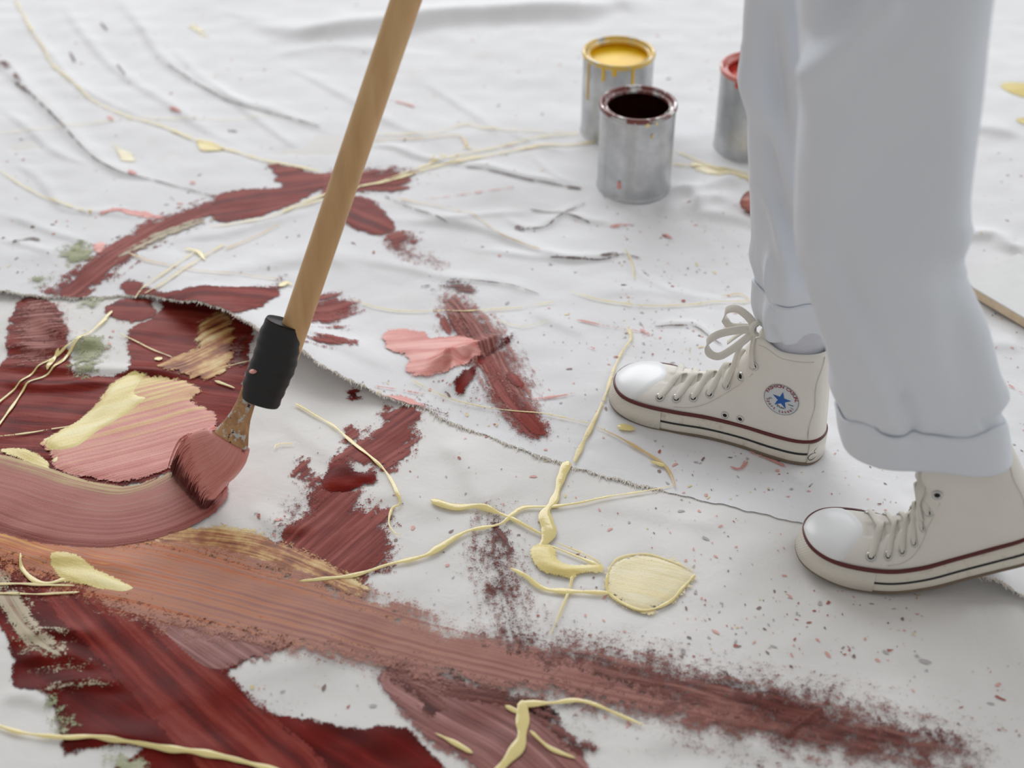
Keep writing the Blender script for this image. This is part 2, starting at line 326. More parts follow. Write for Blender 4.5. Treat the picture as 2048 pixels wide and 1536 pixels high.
def sample(c, x, y):
    x = np.asarray(x, float); y = np.asarray(y, float); t = y - edge_y(x) if getattr(c, 'back', False) else y
    i = np.clip(np.searchsorted(c.x, x) - 1, 0, len(c.x) - 2); j = np.clip(np.searchsorted(c.t, t) - 1, 0, len(c.t) - 2)
    fx = np.clip((x - c.x[i]) / (c.x[i+1] - c.x[i]), 0, 1); fy = np.clip((t - c.t[j]) / (c.t[j+1] - c.t[j]), 0, 1)
    return (c.Z[i, j] * (1-fx) * (1-fy) + c.Z[i+1, j] * fx * (1-fy) + c.Z[i, j+1] * (1-fx) * fy + c.Z[i+1, j+1] * fx * fy)
def P3(c, px, py, off=0.0):                 # photograph pixel -> point lying on that cloth
    z = np.full(np.shape(px), .008)
    for _ in range(5):
        g = G(px, py, z); z = sample(c, g[..., 0], g[..., 1])
    g = G(px, py, z); g[..., 2] = z + off; return g

fl = mesh_obj('floor', [(-4, -2, 0), (4, -2, 0), (4, 6, 0), (-4, 6, 0)], [[0, 1, 2, 3]], simple('grey_floor', (150, 146, 140), .7), shade=False)
tag(fl, kind='structure')
FR = front_cloth(); BK = back_cloth(FR)
def cloth_obj(c, mat):
    o = grid_mesh('drop_cloth', np.stack([c.X, c.Y, c.Z], -1), mat); c.o = o; return o
tag(cloth_obj(BK, M_CLOTH_B), 'upper white canvas drop cloth with a frayed edge, under the paint cans', 'drop cloth', 'canvas drop cloths')
tag(cloth_obj(FR, M_CLOTH_F), 'lower white canvas drop cloth smeared with dark red paint under the brush head', 'drop cloth', 'canvas drop cloths')

# ------------------------------------------------------------------ paint lying on the cloths
def poly_sdf(X, Y, P):
    d = np.full(X.shape, 1e9); inside = np.zeros(X.shape, bool); n = len(P)
    for k in range(n):
        a, b = P[k], P[(k+1) % n]; dx, dy = b[0]-a[0], b[1]-a[1]
        t = np.clip(((X-a[0])*dx + (Y-a[1])*dy) / (dx*dx+dy*dy+1e-12), 0, 1); d = np.minimum(d, np.hypot(X-a[0]-t*dx, Y-a[1]-t*dy))
        cr = ((a[1] > Y) != (b[1] > Y)) & (X < dx * (Y - a[1]) / (dy if abs(dy) > 1e-12 else 1e-12) + a[0]); inside ^= cr
    return np.where(inside, d, -d)
LAYER = [0]
def lattice_patch(c, name, bbox, fn, mat, margin, layer, thick):
    i0, i1 = np.searchsorted(c.x, [bbox[0], bbox[2]]); i0 = max(i0 - 1, 0); i1 = min(i1 + 1, len(c.x) - 1)
    Xs = c.X[i0:i1+1]; Ys = c.Y[i0:i1+1]
    cols = ((Ys > bbox[1]) & (Ys < bbox[3])).any(0); js = np.nonzero(cols)[0]
    if len(js) < 2: return None
    j0, j1 = js[0], js[-1]
    X = c.X[i0:i1+1, j0:j1+1]; Y = c.Y[i0:i1+1, j0:j1+1]; Z = c.Z[i0:i1+1, j0:j1+1]
    d, u, v, w, s = fn(X, Y)
    ok = d > -margin; cell = ok[:-1, :-1] | ok[1:, :-1] | ok[:-1, 1:] | ok[1:, 1:]
    if not cell.any(): return None
    use = np.zeros(X.shape, bool); use[:-1, :-1] |= cell; use[1:, :-1] |= cell; use[:-1, 1:] |= cell; use[1:, 1:] |= cell
    idx = -np.ones(X.shape, int); idx[use] = np.arange(use.sum())
    a, b = np.nonzero(cell); F = np.stack([idx[a, b], idx[a+1, b], idx[a+1, b+1], idx[a, b+1]], -1)
    z = Z + .0006 + .00035 * layer + thick * smooth(-.001, .008, d)
    LAYER[0] += 1
    return mesh_obj(name, np.stack([X[use], Y[use], z[use]], -1), F, mat, c.o, attrs=dict(d=d[use], u=u[use] + LAYER[0] * 3.7, v=v[use], w=w[use], s=s[use]))
def blob(c, px, mat, ang=0.0, layer=1, thick=.0004, name='paint_patch', sm=3, lab=None, margin=None, wdir=None):
    """a patch of paint: outline in photograph pixels, laid on the cloth; ang = streak direction"""
    p = np.asarray(px, float); P = P3(c, p[:, 0], p[:, 1])[:, :2]
    if sm: P = crom(P, sm, True)
    ca, sa = math.cos(ang), math.sin(ang)
    U = P @ np.array([ca, sa]); W = P @ np.array([-sa, ca])
    def fn(X, Y):
        d = poly_sdf(X, Y, P); u = X * ca + Y * sa; v = -X * sa + Y * ca
        return d, u, v, np.clip((v - W.min()) / (W.max() - W.min()), 0, 1), np.clip((u - U.min()) / (U.max() - U.min()), 0, 1)
    mg = .012 if margin is None else margin
    o = lattice_patch(c, name, (P[:, 0].min() - mg, P[:, 1].min() - mg, P[:, 0].max() + mg, P[:, 1].max() + mg), fn, mat, mg, layer, thick)
    if o and lab: o['label'] = lab
    return o
def stroke(c, px, widths, mat, layer=1, thick=.0004, name='paint_stroke', lab=None, margin=.012):
    """a brush stroke: centre line in photograph pixels, widths in metres along it"""
    p = np.asarray(px, float); P = P3(c, p[:, 0], p[:, 1])[:, :2]
    wd = np.interp(np.linspace(0, 1, 60), np.linspace(0, 1, len(widths)), widths)
    P = crom(P, 6)
    mx = max(widths) / 2 + margin
    def fn(X, Y):
        d, s, side, L = polyline_dist(X, Y, P); sn = s / L; hw = np.interp(sn, np.linspace(0, 1, 60), wd) / 2
        v = d * side; return hw - d, s, v, np.clip(.5 + .5 * v / np.maximum(hw, 1e-4), 0, 1), sn
    o = lattice_patch(c, name, (P[:, 0].min() - mx, P[:, 1].min() - mx, P[:, 0].max() + mx, P[:, 1].max() + mx), fn, mat, margin, layer, thick)
    if o and lab: o['label'] = lab
    return o
def drip(c, px, w, mat, name='paint_drip_or_crease', lay=1, flat=.09, wob=.36):
    """a poured line of paint or a crease line: half-round bead lying on the cloth; w in metres (one or several widths)"""
    p = np.asarray(px, float); P = P3(c, p[:, 0], p[:, 1])[:, :2]; P = crom(P, 8)
    seg = np.r_[0, np.cumsum(np.hypot(*np.diff(P, axis=0).T))]; n = max(6, int(seg[-1] / .004)); q = np.linspace(0, seg[-1], n)
    x = np.interp(q, seg, P[:, 0]); y = np.interp(q, seg, P[:, 1])
    wd = np.interp(np.linspace(0, 1, n), np.linspace(0, 1, np.size(w)), np.atleast_1d(w)).astype(float)
    ph = random.random() * 6; wd = wd * (1 + wob * np.sin(q * 95 + ph) * np.sin(q * 37 + ph * 2) + wob * .5 * np.sin(q * 210 + ph))
    wd[0] *= .3; wd[-1] *= .3
    pts = np.stack([x, y], -1); t = np.gradient(pts, axis=0); t /= np.linalg.norm(t, axis=1)[:, None] + 1e-9; s = np.stack([-t[:, 1], t[:, 0]], -1)
    a = np.linspace(-1, 1, 7); rows = []
    for k in a:
        e = pts + s * (wd[:, None] / 2) * k
        rows.append(np.column_stack([e, sample(c, e[:, 0], e[:, 1]) + .0004 * lay + .0002 + wd * flat * math.sqrt(max(0, 1 - k*k)) * .8]))
    return grid_mesh(name, np.stack(rows, 0), mat, c.o)

# --- big masses on the lower cloth
A = math.radians
blob(FR, [(-260,760),(-60,735),(0,735),(15,690),(22,640),(45,600),(100,602),(128,640),(140,700),(150,748),(255,742),(262,705),(252,672),(285,645),(320,628),(330,600),(400,600),(500,640),(500,700),(492,760),(478,810),(430,860),(330,950),(200,975),(60,925),(-60,915),(-240,900)], PM['red_sat'], A(-8), 1, lab='dark red wet paint spread around the yellow smear')
blob(FR, [(-230,1030),(-60,1050),(60,1085),(200,1120),(420,1180),(600,1280),(560,1296),(470,1335),(395,1395),(430,1408),(520,1425),(620,1440),(720,1455),(800,1450),(840,1480),(850,1560),(250,1560),(280,1500),(200,1490),(130,1512),(118,1450),(100,1400),(78,1382),(28,1372),(22,1300),(0,1250),(-60,1230),(-220,1180)], PM['red_wet'], A(-35), 1, lab='large dark red wet paint area')
stroke(FR, [(120,1130),(250,1270),(380,1400),(560,1560)], [.075,.075,.08,.085], PM['red_sat'], 2)
blob(FR, [(250,1190),(430,1235),(560,1290),(470,1330),(400,1345),(330,1290)], PM['mauve'], A(-40), 2)
blob(FR, [(430,1410),(520,1400),(600,1425),(560,1445),(460,1440)], PM['fleck_dry'], A(-15), 2)
stroke(FR, [(-20,1130),(20,1210),(70,1275),(120,1310)], [.02,.03,.03,.01], PM['grey_green'], 3)
for a, b, c_, d_ in ((40,1310,150,1290),(60,1345,210,1335),(90,1380,220,1372),(70,1265,130,1268)):
    stroke(FR, [(a,b),((a+c_)/2,(b+d_)/2-6),(c_,d_)], [.004,.012,.003], PM['grey_green'], 3)
# long ochre sweep to the right
stroke(FR, [(-160,1030),(20,1070),(180,1120),(380,1165),(620,1230),(860,1300),(1080,1352),(1300,1402),(1520,1452),(1760,1505),(2000,1560),(2200,1600)], [.04,.05,.075,.12,.115,.10,.095,.085,.085,.075,.07,.07], PM['orange_sweep'], 4, .0008, lab='long ochre and mauve brush sweep fading out to the right', margin=.03)
stroke(FR, [(1000,1310),(1200,1350),(1400,1395),(1640,1450),(1900,1500)], [.10,.125,.13,.12,.09], PM['fleck_dry'], 5, margin=.02)
stroke(FR, [(1480,1395),(1560,1420),(1620,1430)], [.02,.03,.02], PM['brown_dry'], 6)
for a, b, c_, d_ in ((1655,1410,1570,1480),(1395,1388,1330,1420),(1500,1530,1430,1560),(1760,1440,1765,1490)):
    stroke(FR, [(a,b),((a+c_)/2,(b+d_)/2),(c_,d_)], [.003,.008,.004], PM['brown_dry'], 7)
stroke(FR, [(330,1082),(430,1088),(540,1110),(640,1150),(720,1185)], [.03,.045,.04,.035,.015], PM['yellow_brown'], 5)
blob(FR, [(100,1110),(150,1112),(210,1150),(270,1180),(230,1185),(150,1170),(118,1160)], PM['yellow'], A(-25), 6, .0012)
# pink curved sweep and yellow pink smear
stroke(FR, [(-260,920),(-120,955),(0,985),(110,1020),(220,1036),(310,1020),(372,992)], [.09,.10,.105,.105,.10,.098,.09], PM['pink_sweep'], 6, .0014, lab='curved pink paint sweep just left by the brush')
blob(FR, [(86,886),(150,850),(190,815),(215,780),(258,750),(300,754),(360,764),(402,782),(380,800),(398,815),(432,832),(425,865),(405,892),(385,915),(330,942),(240,966),(115,942),(108,915)], PM['yellow_pink'], A(24), 5, .0016, lab='thick yellow and pink paint smear beside the brush')
blob(FR, [(92,884),(150,850),(195,812),(220,778),(258,752),(290,756),(275,790),(300,800),(250,840),(200,870),(160,900),(110,908)], PM['yellow'], A(28), 6, .0022)
blob(FR, [(300,905),(380,870),(425,850),(420,872),(360,900),(320,915)], PM['pink'], A(24), 7)
stroke(FR, [(110,925),(200,890),(300,870),(400,830)], [.004,.005,.005,.003], PM['yellow'], 8, .001)
blob(FR, [(0,905),(40,900),(75,910),(100,935),(104,958),(60,930)], PM['yellow'], A(-30), 7)
blob(FR, [(316,735),(345,715),(400,700),(395,670),(415,640),(440,628),(462,650),(470,690),(455,735),(430,755),(405,762),(350,745)], PM['yellow_brown'], A(45), 5, .0016, lab='marbled yellow brown paint under the lifted cloth edge')
blob(FR, [(470,680),(492,680),(490,730),(470,735),(460,710)], PM['brown_dry'], 0, 6)
blob(FR, [(214,612),(250,600),(300,602),(308,628),(290,642),(240,640),(215,630)], PM['red_sat'], 0, 2)
blob(FR, [(140,690),(160,672),(200,665),(222,690),(215,715),(190,735),(160,735)], PM['olive'], 0, 3); blob(FR, [(148,735),(170,728),(195,740),(180,755),(152,752)], PM['olive'], 0, 4)
blob(FR, [(170,602),(195,600),(198,618),(175,622)], PM['olive'], 0, 4)
blob(FR, [(104,1400),(120,1402),(135,1450),(130,1470),(115,1460)], PM['olive'], A(80), 4); blob(FR, [(225,1510),(260,1508),(285,1530),(290,1560),(240,1560)], PM['olive'], 0, 4)
blob(FR, [(40,600),(100,598),(140,640),(120,720),(40,740),(20,700)], PM['mauve_dry'], A(10), 3)
# middle stroke of the lower cloth
blob(FR, [(702,850),(716,872),(745,855),(775,820),(850,812),(846,860),(815,905),(782,938),(730,930),(668,928),(690,890)], PM['red_dry'], A(48), 1, lab='dark red dry brushed paint patch')
blob(FR, [(660,935),(690,928),(720,945),(752,945),(750,968),(722,972),(700,985),(650,975)], PM['red_wet'], A(10), 3, .0022)
blob(FR, [(592,925),(620,925),(650,960),(725,972),(742,1020),(782,1032),(788,1128),(735,1150),(722,1192),(640,1150),(560,1105),(540,1085),(590,1040),(620,1000),(600,955)], PM['red_dry'], A(55), 1, lab='mauve red scuffed paint patch below the dark red blob')
stroke(FR, [(560,1060),(600,1020),(640,980)], [.03,.05,.03], PM['fleck_dry'], 2)
stroke(FR, [(995,1035),(985,1100),(1010,1180),(1030,1290)], [.05,.075,.07,.06], PM['fleck_dry'], 2, lab='flecked dry brush mark')
for p_ in ([(985,1050),(1010,1080)], [(1010,1085),(1012,1110)], [(1010,1165),(1025,1178)], [(975,1175),(985,1185)]):
    stroke(FR, p_, [.010,.014], PM['brown_dry'], 3)
# bottom middle
stroke(FR, [(800,1360),(900,1420),(1010,1480),(1110,1570)], [.04,.08,.08,.08], PM['mauve'], 2)
blob(FR, [(1060,1420),(1110,1420),(1150,1470),(1190,1490),(1180,1520),(1130,1500),(1090,1460)], PM['brown_dry'], A(-30), 3)
blob(FR, [(770,1350),(840,1370),(900,1420),(860,1440),(820,1400)], PM['brown_dry'], A(-40), 3)
blob(FR, [(720,1290),(820,1330),(900,1370),(860,1385),(760,1340)], PM['mauve_dry'], A(-25), 5)
stroke(FR, [(900,1380),(1020,1400),(1070,1410)], [.02,.03,.02], PM['brown_dry'], 3)
# --- upper cloth
stroke(BK, [(135,585),(220,520),(320,460),(400,425),(455,405)], [.055,.05,.055,.05,.045], PM['red_dry'], 1, lab='dark red diagonal stroke ending at the cloth edge', margin=.016)
stroke(BK, [(230,520),(330,470),(420,440)], [.012,.028,.02], PM['grey_green'], 2)
blob(BK, [(420,430),(425,405),(450,385),(500,380),(560,375),(550,350),(542,330),(580,335),(620,345),(660,355),(650,375),(600,400),(530,430),(480,440),(440,445)], PM['red_sat'], A(15), 2, lab='dark red paint patch left of the pole')
blob(BK, [(640,352),(720,340),(785,336),(835,345),(820,362),(795,388),(740,385),(690,385),(650,392)], PM['red_dry'], A(10), 2)
blob(BK, [(690,395),(740,400),(775,430),(790,455),(760,470),(720,462),(690,440)], PM['red_sat'], A(-35), 2)
blob(BK, [(770,475),(800,462),(840,475),(835,490),(800,495),(790,505)], PM['red_dry'], A(20), 2)
stroke(BK, [(790,495),(830,515),(880,530)], [.03,.035,.02], PM['mauve_dry'], 2)
blob(BK, [(838,576),(870,568),(925,566),(950,578),(948,592),(920,585),(880,580)], PM['brown_dry'], A(-5), 2)
stroke(BK, [(905,600),(945,650),(985,715),(1025,790),(1060,850)], [.045,.065,.075,.07,.04], PM['mauve_dry'], 2, lab='mauve dry brush stroke crossing the pinched fold', margin=.016)
stroke(BK, [(890,620),(915,665),(960,700)], [.02,.03,.025], PM['red_dry'], 1)
stroke(BK, [(970,720),(1010,790),(1070,862)], [.02,.028,.03], PM['red_dry'], 3)
stroke(BK, [(1020,755),(1035,772)], [.016,.014], PM['red_sat'], 4); stroke(BK, [(1050,835),(1075,862)], [.014,.02], PM['red_sat'], 4)
blob(BK, [(955,715),(990,690),(1028,670),(1012,695),(975,715),(962,730)], PM['red_wet'], A(35), 4)
blob(BK, [(910,765),(935,742),(952,735),(940,765),(920,795)], PM['red_wet'], A(60), 4)
blob(BK, [(920,790),(950,760),(960,800),(945,830)], PM['fleck_dry'], A(60), 3); blob(BK, [(980,800),(1030,810),(1040,850),(1000,840)], PM['mauve_dry'], A(-30), 3)
blob(BK, [(768,690),(772,664),(815,662),(852,664),(862,678),(905,672),(945,680),(962,700),(940,722),(905,735),(880,748),(850,756),(812,742),(822,716),(790,705)], PM['pink'], A(5), 3, .0012, lab='salmon pink smear of paint')
blob(BK, [(885,690),(930,682),(950,700),(920,722),(895,715)], PM['yellow_thin'], A(20), 5)
blob(BK, [(760,800),(810,795),(850,815),(860,835),(800,822)], PM['pink'], A(-20), 2); blob(BK, [(840,810),(890,835),(905,850),(870,840)], PM['brown_dry'], A(-25), 3)
blob(BK, [(245,572),(270,562),(330,585),(410,572),(480,574),(555,576),(552,592),(510,618),(460,628),(400,612),(330,600),(260,592)], PM['red_sat'], A(5), 2, lab='dark red paint along the lifted cloth edge')
blob(BK, [(540,570),(560,555),(570,560),(560,578)], PM['brown_dry'], 0, 3)
blob(BK, [(622,610),(660,590),(700,600),(712,615),(680,640),(690,660),(645,655),(615,640)], PM['red_dry'], A(30), 2); blob(BK, [(600,668),(650,670),(700,682),(660,690),(620,680)], PM['red_dry'], 0, 2)
blob(BK, [(120,500),(160,490),(185,505),(180,525),(140,530)], PM['olive'], 0, 2); blob(BK, [(62,555),(100,550),(115,562),(80,572)], PM['olive'], 0, 2)
blob(BK, [(190,490),(205,488),(207,502),(192,504)], PM['pink'], 0, 2)
stroke(BK, [(205,425),(240,420),(300,432),(350,440)], [.006,.012,.010,.004], PM['pink'], 1)
blob(BK, [(395,280),(420,285),(450,298),(430,303),(402,302)], PM['yellow'], A(-15), 2, .001)
stroke(BK, [(-10,110),(20,140),(55,180)], [.006,.010,.004], PM['brown_dry'], 2)
blob(BK, [(2000,170),(2030,165),(2060,172),(2060,195),(2030,190)], PM['yellow'], 0, 1)
blob(BK, [(225,285),(250,300),(275,320),(245,322)], PM['yellow_thin'], A(-30), 1); blob(BK, [(370,50),(395,52),(420,75),(400,72)], PM['yellow_thin'], A(-30), 1)
stroke(BK, [(1390,330),(1450,345),(1510,360)], [.02,.03,.02], PM['yellow_thin'], 1)
blob(BK, [(2030,240),(2060,236),(2060,252)], PM['yellow'], 0, 1)
blob(FR, [(692,786),(712,780),(722,795),(712,804),(695,798)], PM['red_sat'], 0, 1)

# --- poured yellow lines
blob(FR, [(1064,1098),(1085,1090),(1110,1100),(1118,1125),(1150,1135),(1200,1132),(1205,1148),(1160,1150),(1140,1160),(1090,1150),(1068,1130)], PM['yellow'], A(-10), 5, .0032, lab='thick pool of pale yellow paint')
blob(FR, [(1214,1140),(1235,1120),(1280,1112),(1330,1120),(1392,1152),(1372,1180),(1335,1212),(1285,1226),(1225,1196),(1212,1165)], PM['yellow_thin'], A(-18), 4, .0016, lab='flattened pale yellow paint puddle')
for p_, w_ in (([(1215,1150),(1235,1122),(1290,1112),(1345,1128),(1390,1150)], [.003,.004,.004,.003]), ([(1216,1150),(1218,1190),(1280,1224),(1335,1210),(1365,1180),(1390,1152)], [.003,.005,.005,.004,.003]),
               ([(1215,1140),(1280,1160),(1330,1180)], [.002,.003,.002]), ([(1136,926),(1122,960),(1108,1005),(1090,1030),(1098,1070),(1080,1100)], [.010,.013,.010,.016,.018,.014]),
               ([(1100,1095),(1150,1115),(1205,1140)], [.004,.004,.005]), ([(1110,1088),(1160,1108),(1200,1130)], [.002,.003,.004]), ([(1020,1140),(1050,1155),(1085,1180),(1130,1186),(1220,1190)], [.003,.008,.011,.008,.006]),
               ([(1145,1155),(1140,1180)], [.006,.004]), ([(1138,1185),(1120,1230),(1100,1275)], [.003,.003,.002]),
               ([(600,1166),(700,1156),(780,1132),(850,1115),(880,1098),(930,1068),(1000,1052),(1025,1032),(1050,1018),(1110,1016),(1220,996),(1345,975)], [.005,.006,.006,.008,.009,.007,.006,.006,.006,.003,.003,.002]),
               ([(862,1003),(885,1012),(910,1018),(955,1016),(1010,1035),(1090,1075)], [.008,.014,.012,.008,.005,.003]), ([(590,810),(660,850),(720,900),(770,945),(795,990),(800,1012),(785,1020),(778,1050),(790,1070),(805,1072)], [.003,.004,.004,.005,.005,.005,.005,.004,.003,.002]),
               ([(1045,1405),(1045,1450),(1040,1490),(1010,1530),(980,1560)], [.016,.014,.013,.013,.011]), ([(1040,1412),(1100,1410),(1160,1405),(1230,1430),(1290,1455)], [.010,.009,.006,.004,.003]), ([(1010,1415),(1040,1430)], [.004,.006]),
               ([(1060,1465),(1100,1500),(1150,1520)], [.004,.005,.004]), ([(870,1470),(910,1490),(945,1510)], [.004,.008,.006]),
               ([(-40,1440),(40,1468),(120,1478),(200,1478),(330,1500),(460,1520),(600,1560)], [.006,.006,.006,.007,.008,.008,.007]), ([(42,1110),(45,1140),(70,1165),(100,1170),(135,1160)], [.005,.006,.006,.006,.006]),
               ([(-40,1170),(60,1172),(150,1175)], [.004,.004,.004]), ([(-40,1190),(60,1192),(160,1188)], [.004,.004,.003]),
               ([(225,625),(180,668),(120,710),(60,755),(-30,830)], [.005,.004,.004,.004,.004]), ([(215,640),(150,690),(105,740),(55,770),(30,810),(-20,880)], [.004,.004,.005,.004,.004,.003]), ([(118,700),(108,722),(95,742)], [.006,.007,.005]),
               ([(240,670),(300,700),(345,718)], [.002,.003,.003]), ([(430,765),(470,780)], [.004,.004]), ([(0,876),(80,866),(130,858),(210,842)], [.003,.003,.003,.003]), ([(310,720),(325,722)], [.010,.010]),
               ([(640,725),(690,735),(720,745)], [.002,.003,.002]), ([(550,900),(556,892),(590,890)], [.005,.004,.002]), ([(440,740),(500,725)], [.003,.002]), ([(700,760),(740,780)], [.002,.002])):
    drip(FR, p_, np.asarray(w_) * .72, DM['y' if np.max(w_) > .0045 else 'yt'], lay=7)
for p_, w_ in (([(1255,655),(1262,680),(1245,705),(1228,740),(1212,790),(1190,840),(1165,890),(1148,928)], [.005,.005,.004,.005,.006,.007,.007,.008]),
               ([(30,0),(60,55),(85,95),(105,130),(150,170),(190,205),(260,236),(330,256),(395,283),(460,302),(545,326),(640,345)], [.004,.004,.006,.004,.005,.004,.004,.005,.006,.006,.006,.006]),
               ([(0,268),(130,250),(260,240),(420,240),(560,232)], [.002,.002,.002,.002,.001]), ([(0,342),(40,370),(100,400),(175,425)], [.003,.003,.004,.004]), ([(178,424),(184,424)], [.014,.014]),
               ([(565,425),(640,395),(720,375),(800,358),(870,335),(930,322),(1030,302),(1120,292),(1190,286)], [.005,.007,.008,.008,.007,.008,.006,.007,.006]), ([(700,382),(800,352),(900,315),(1000,295),(1110,272),(1160,270)], [.005,.005,.005,.004,.004,.003]),
               ([(750,270),(860,268),(930,250),(980,258),(1080,264),(1160,266)], [.003,.003,.003,.004,.003,.003]), ([(735,282),(850,278),(915,272),(935,295)], [.003,.003,.003,.006]), ([(925,296),(945,298)], [.006,.005]),
               ([(420,455),(520,440),(600,415),(650,400)], [.003,.004,.004,.004]), ([(260,510),(330,530),(420,545),(560,560)], [.004,.002,.002,.002]), ([(450,490),(400,520),(340,560),(290,590)], [.004,.004,.005,.005]), ([(390,505),(340,540),(290,575),(270,600)], [.003,.004,.004,.004]),
               ([(370,500),(395,505),(410,522)], [.008,.010,.003]), ([(560,576),(572,568),(585,572)], [.010,.012,.006]), ([(700,600),(780,622),(900,624),(1000,620),(1110,606)], [.003,.003,.003,.003,.002]), ([(1140,585),(1200,602),(1300,614),(1420,606),(1500,604)], [.003,.003,.003,.003,.003]),
               ([(820,760),(900,800),(1000,822),(1100,832),(1180,850)], [.002,.002,.002,.003,.002]), ([(1190,855),(1260,890),(1330,935),(1350,978)], [.002,.003,.007,.003]), ([(1300,925),(1330,935)], [.012,.010]),
               ([(1345,302),(1400,325),(1450,345)], [.004,.005,.005]), ([(1345,330),(1420,335),(1500,350)], [.005,.005,.005]), ([(1500,605),(1480,590),(1440,595)], [.002,.003,.002]), ([(1250,500),(1265,530),(1268,560)], [.004,.003,.002]), ([(1235,855),(1270,862)], [.014,.010]),
               ([(880,310),(905,318),(960,312)], [.004,.004,.003]), ([(990,640),(1040,655),(1100,640)], [.001,.002,.001]), ([(800,400),(900,420),(960,440),(1000,470),(1080,500)], [.003,.002,.002,.002,.002]), ([(870,310),(860,330)], [.003,.003]), ([(450,500),(500,480),(560,450)], [.003,.003,.003])):
    drip(BK, p_, np.asarray(w_) * .66, DM['y' if np.max(w_) > .009 else 'yt' if random.random() < .75 else 'o'], lay=6)
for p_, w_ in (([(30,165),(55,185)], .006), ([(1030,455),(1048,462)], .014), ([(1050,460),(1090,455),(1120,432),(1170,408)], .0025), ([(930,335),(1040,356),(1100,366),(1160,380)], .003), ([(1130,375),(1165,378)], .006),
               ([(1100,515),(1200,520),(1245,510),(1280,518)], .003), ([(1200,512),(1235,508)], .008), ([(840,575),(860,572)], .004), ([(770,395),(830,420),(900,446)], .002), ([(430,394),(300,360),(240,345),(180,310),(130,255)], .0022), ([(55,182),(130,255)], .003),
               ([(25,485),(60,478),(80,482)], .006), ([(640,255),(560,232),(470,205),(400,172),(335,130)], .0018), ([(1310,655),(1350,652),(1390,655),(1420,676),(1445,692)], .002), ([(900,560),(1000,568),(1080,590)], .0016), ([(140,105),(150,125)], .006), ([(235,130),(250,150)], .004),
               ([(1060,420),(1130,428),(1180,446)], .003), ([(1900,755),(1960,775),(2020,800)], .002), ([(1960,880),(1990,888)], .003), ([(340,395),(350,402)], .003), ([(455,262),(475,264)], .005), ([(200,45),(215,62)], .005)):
    drip(BK, p_, w_ * .75, DM['k'], lay=4)  # brown marks, plus thin lines that paint the fold shade along the creases
for p_, w_ in (([(1000,290),(1060,300)], .002), ([(850,400),(960,385),(1030,375)], .0025), ([(780,200),(830,215)], .006), ([(340,215),(362,225)], .007), ([(258,342),(272,350)], .010), ([(215,232),(225,242)], .008), ([(380,365),(392,367)], .008),
               ([(720,770),(780,778),(850,790)], .003), ([(1060,800),(1110,795),(1150,788)], .004), ([(1180,695),(1190,700)], .004), ([(1990,755),(2048,790)], .003), ([(1225,300),(1232,304)], .006), ([(1150,640),(1250,660),(1290,665)], .003), ([(1220,455),(1260,450)], .006), ([(1330,470),(1345,480)], .006)):
    drip(BK, p_, w_ * .8, DM['pt'], lay=4)
for p_, w_ in (([(1500,905),(1550,925),(1570,935)], .004), ([(1460,935),(1480,940),(1495,920)], .004), ([(1280,660),(1300,672)], .004)): drip(BK, p_, w_ * .8, DM['pt'], lay=4)

# --- fine spatter: too many and too small to count
def flecks(c, n, areas, mats, wts, name):
    V_, F_, mi = [], [], []
    for _ in range(n):
        ar = random.choices(areas, [a[4] for a in areas])[0]
        px, py = random.uniform(ar[0], ar[2]), random.uniform(ar[1], ar[3]); g = P3(c, px, py)
        if c.back and g[1] < edge_y(g[0]) + .002: continue
        if not c.back and g[1] > edge_y(g[0]) - .002: continue
        r = random.choice((.0005, .0006, .0008, .001, .0012, .002)) * random.uniform(.5, 1.2); st = random.uniform(1, 2.6); a0 = random.uniform(0, math.pi); k = random.randint(5, 7); base = len(V_)
        for j in range(k):
            a = 2*math.pi*j/k; rr = r * random.uniform(.5, 1.25); x, y = rr * st * math.cos(a), rr * math.sin(a)
            X, Y = g[0] + x*math.cos(a0) - y*math.sin(a0), g[1] + x*math.sin(a0) + y*math.cos(a0); V_.append((X, Y, float(sample(c, X, Y)) + .0007))
        F_.append(list(range(base, base + k))); mi.append(random.choices(range(len(mats)), wts)[0])
    o = mesh_obj(name, V_, F_, None, c.o, mats=mats, fmat=mi, shade=False); o['kind'] = 'stuff'; return o
fm = [simple('fleck_brown', (140, 118, 112), .6), simple('fleck_pink', (226, 172, 164), .6), simple('fleck_yellow', (230, 212, 160), .5), simple('fleck_red', (176, 104, 94), .6), simple('fleck_grey', (186, 182, 182), .7)]
flecks(BK, 1300, [(0,0,1480,560,6), (1230,420,1500,660,2.2), (1250,640,1420,730,1.2), (1960,300,2048,1000,1.2), (900,600,1250,900,1.6), (1300,880,1650,1000,1.0), (700,760,900,840,1), (0,440,260,570,.5), (1660,900,1800,1050,.4)], fm, [3, 3, 1.2, 1.2, 4], 'paint_spatter')
flecks(FR, 650, [(560,850,1100,1250,3), (1130,960,1600,1300,3), (1350,1180,1850,1330,3), (400,1340,760,1440,.5), (500,1020,640,1100,1), (1200,1280,2048,1480,2), (140,600,260,700,.5)], fm, [2.6, 4, .8, 2.2, 2], 'paint_spatter')
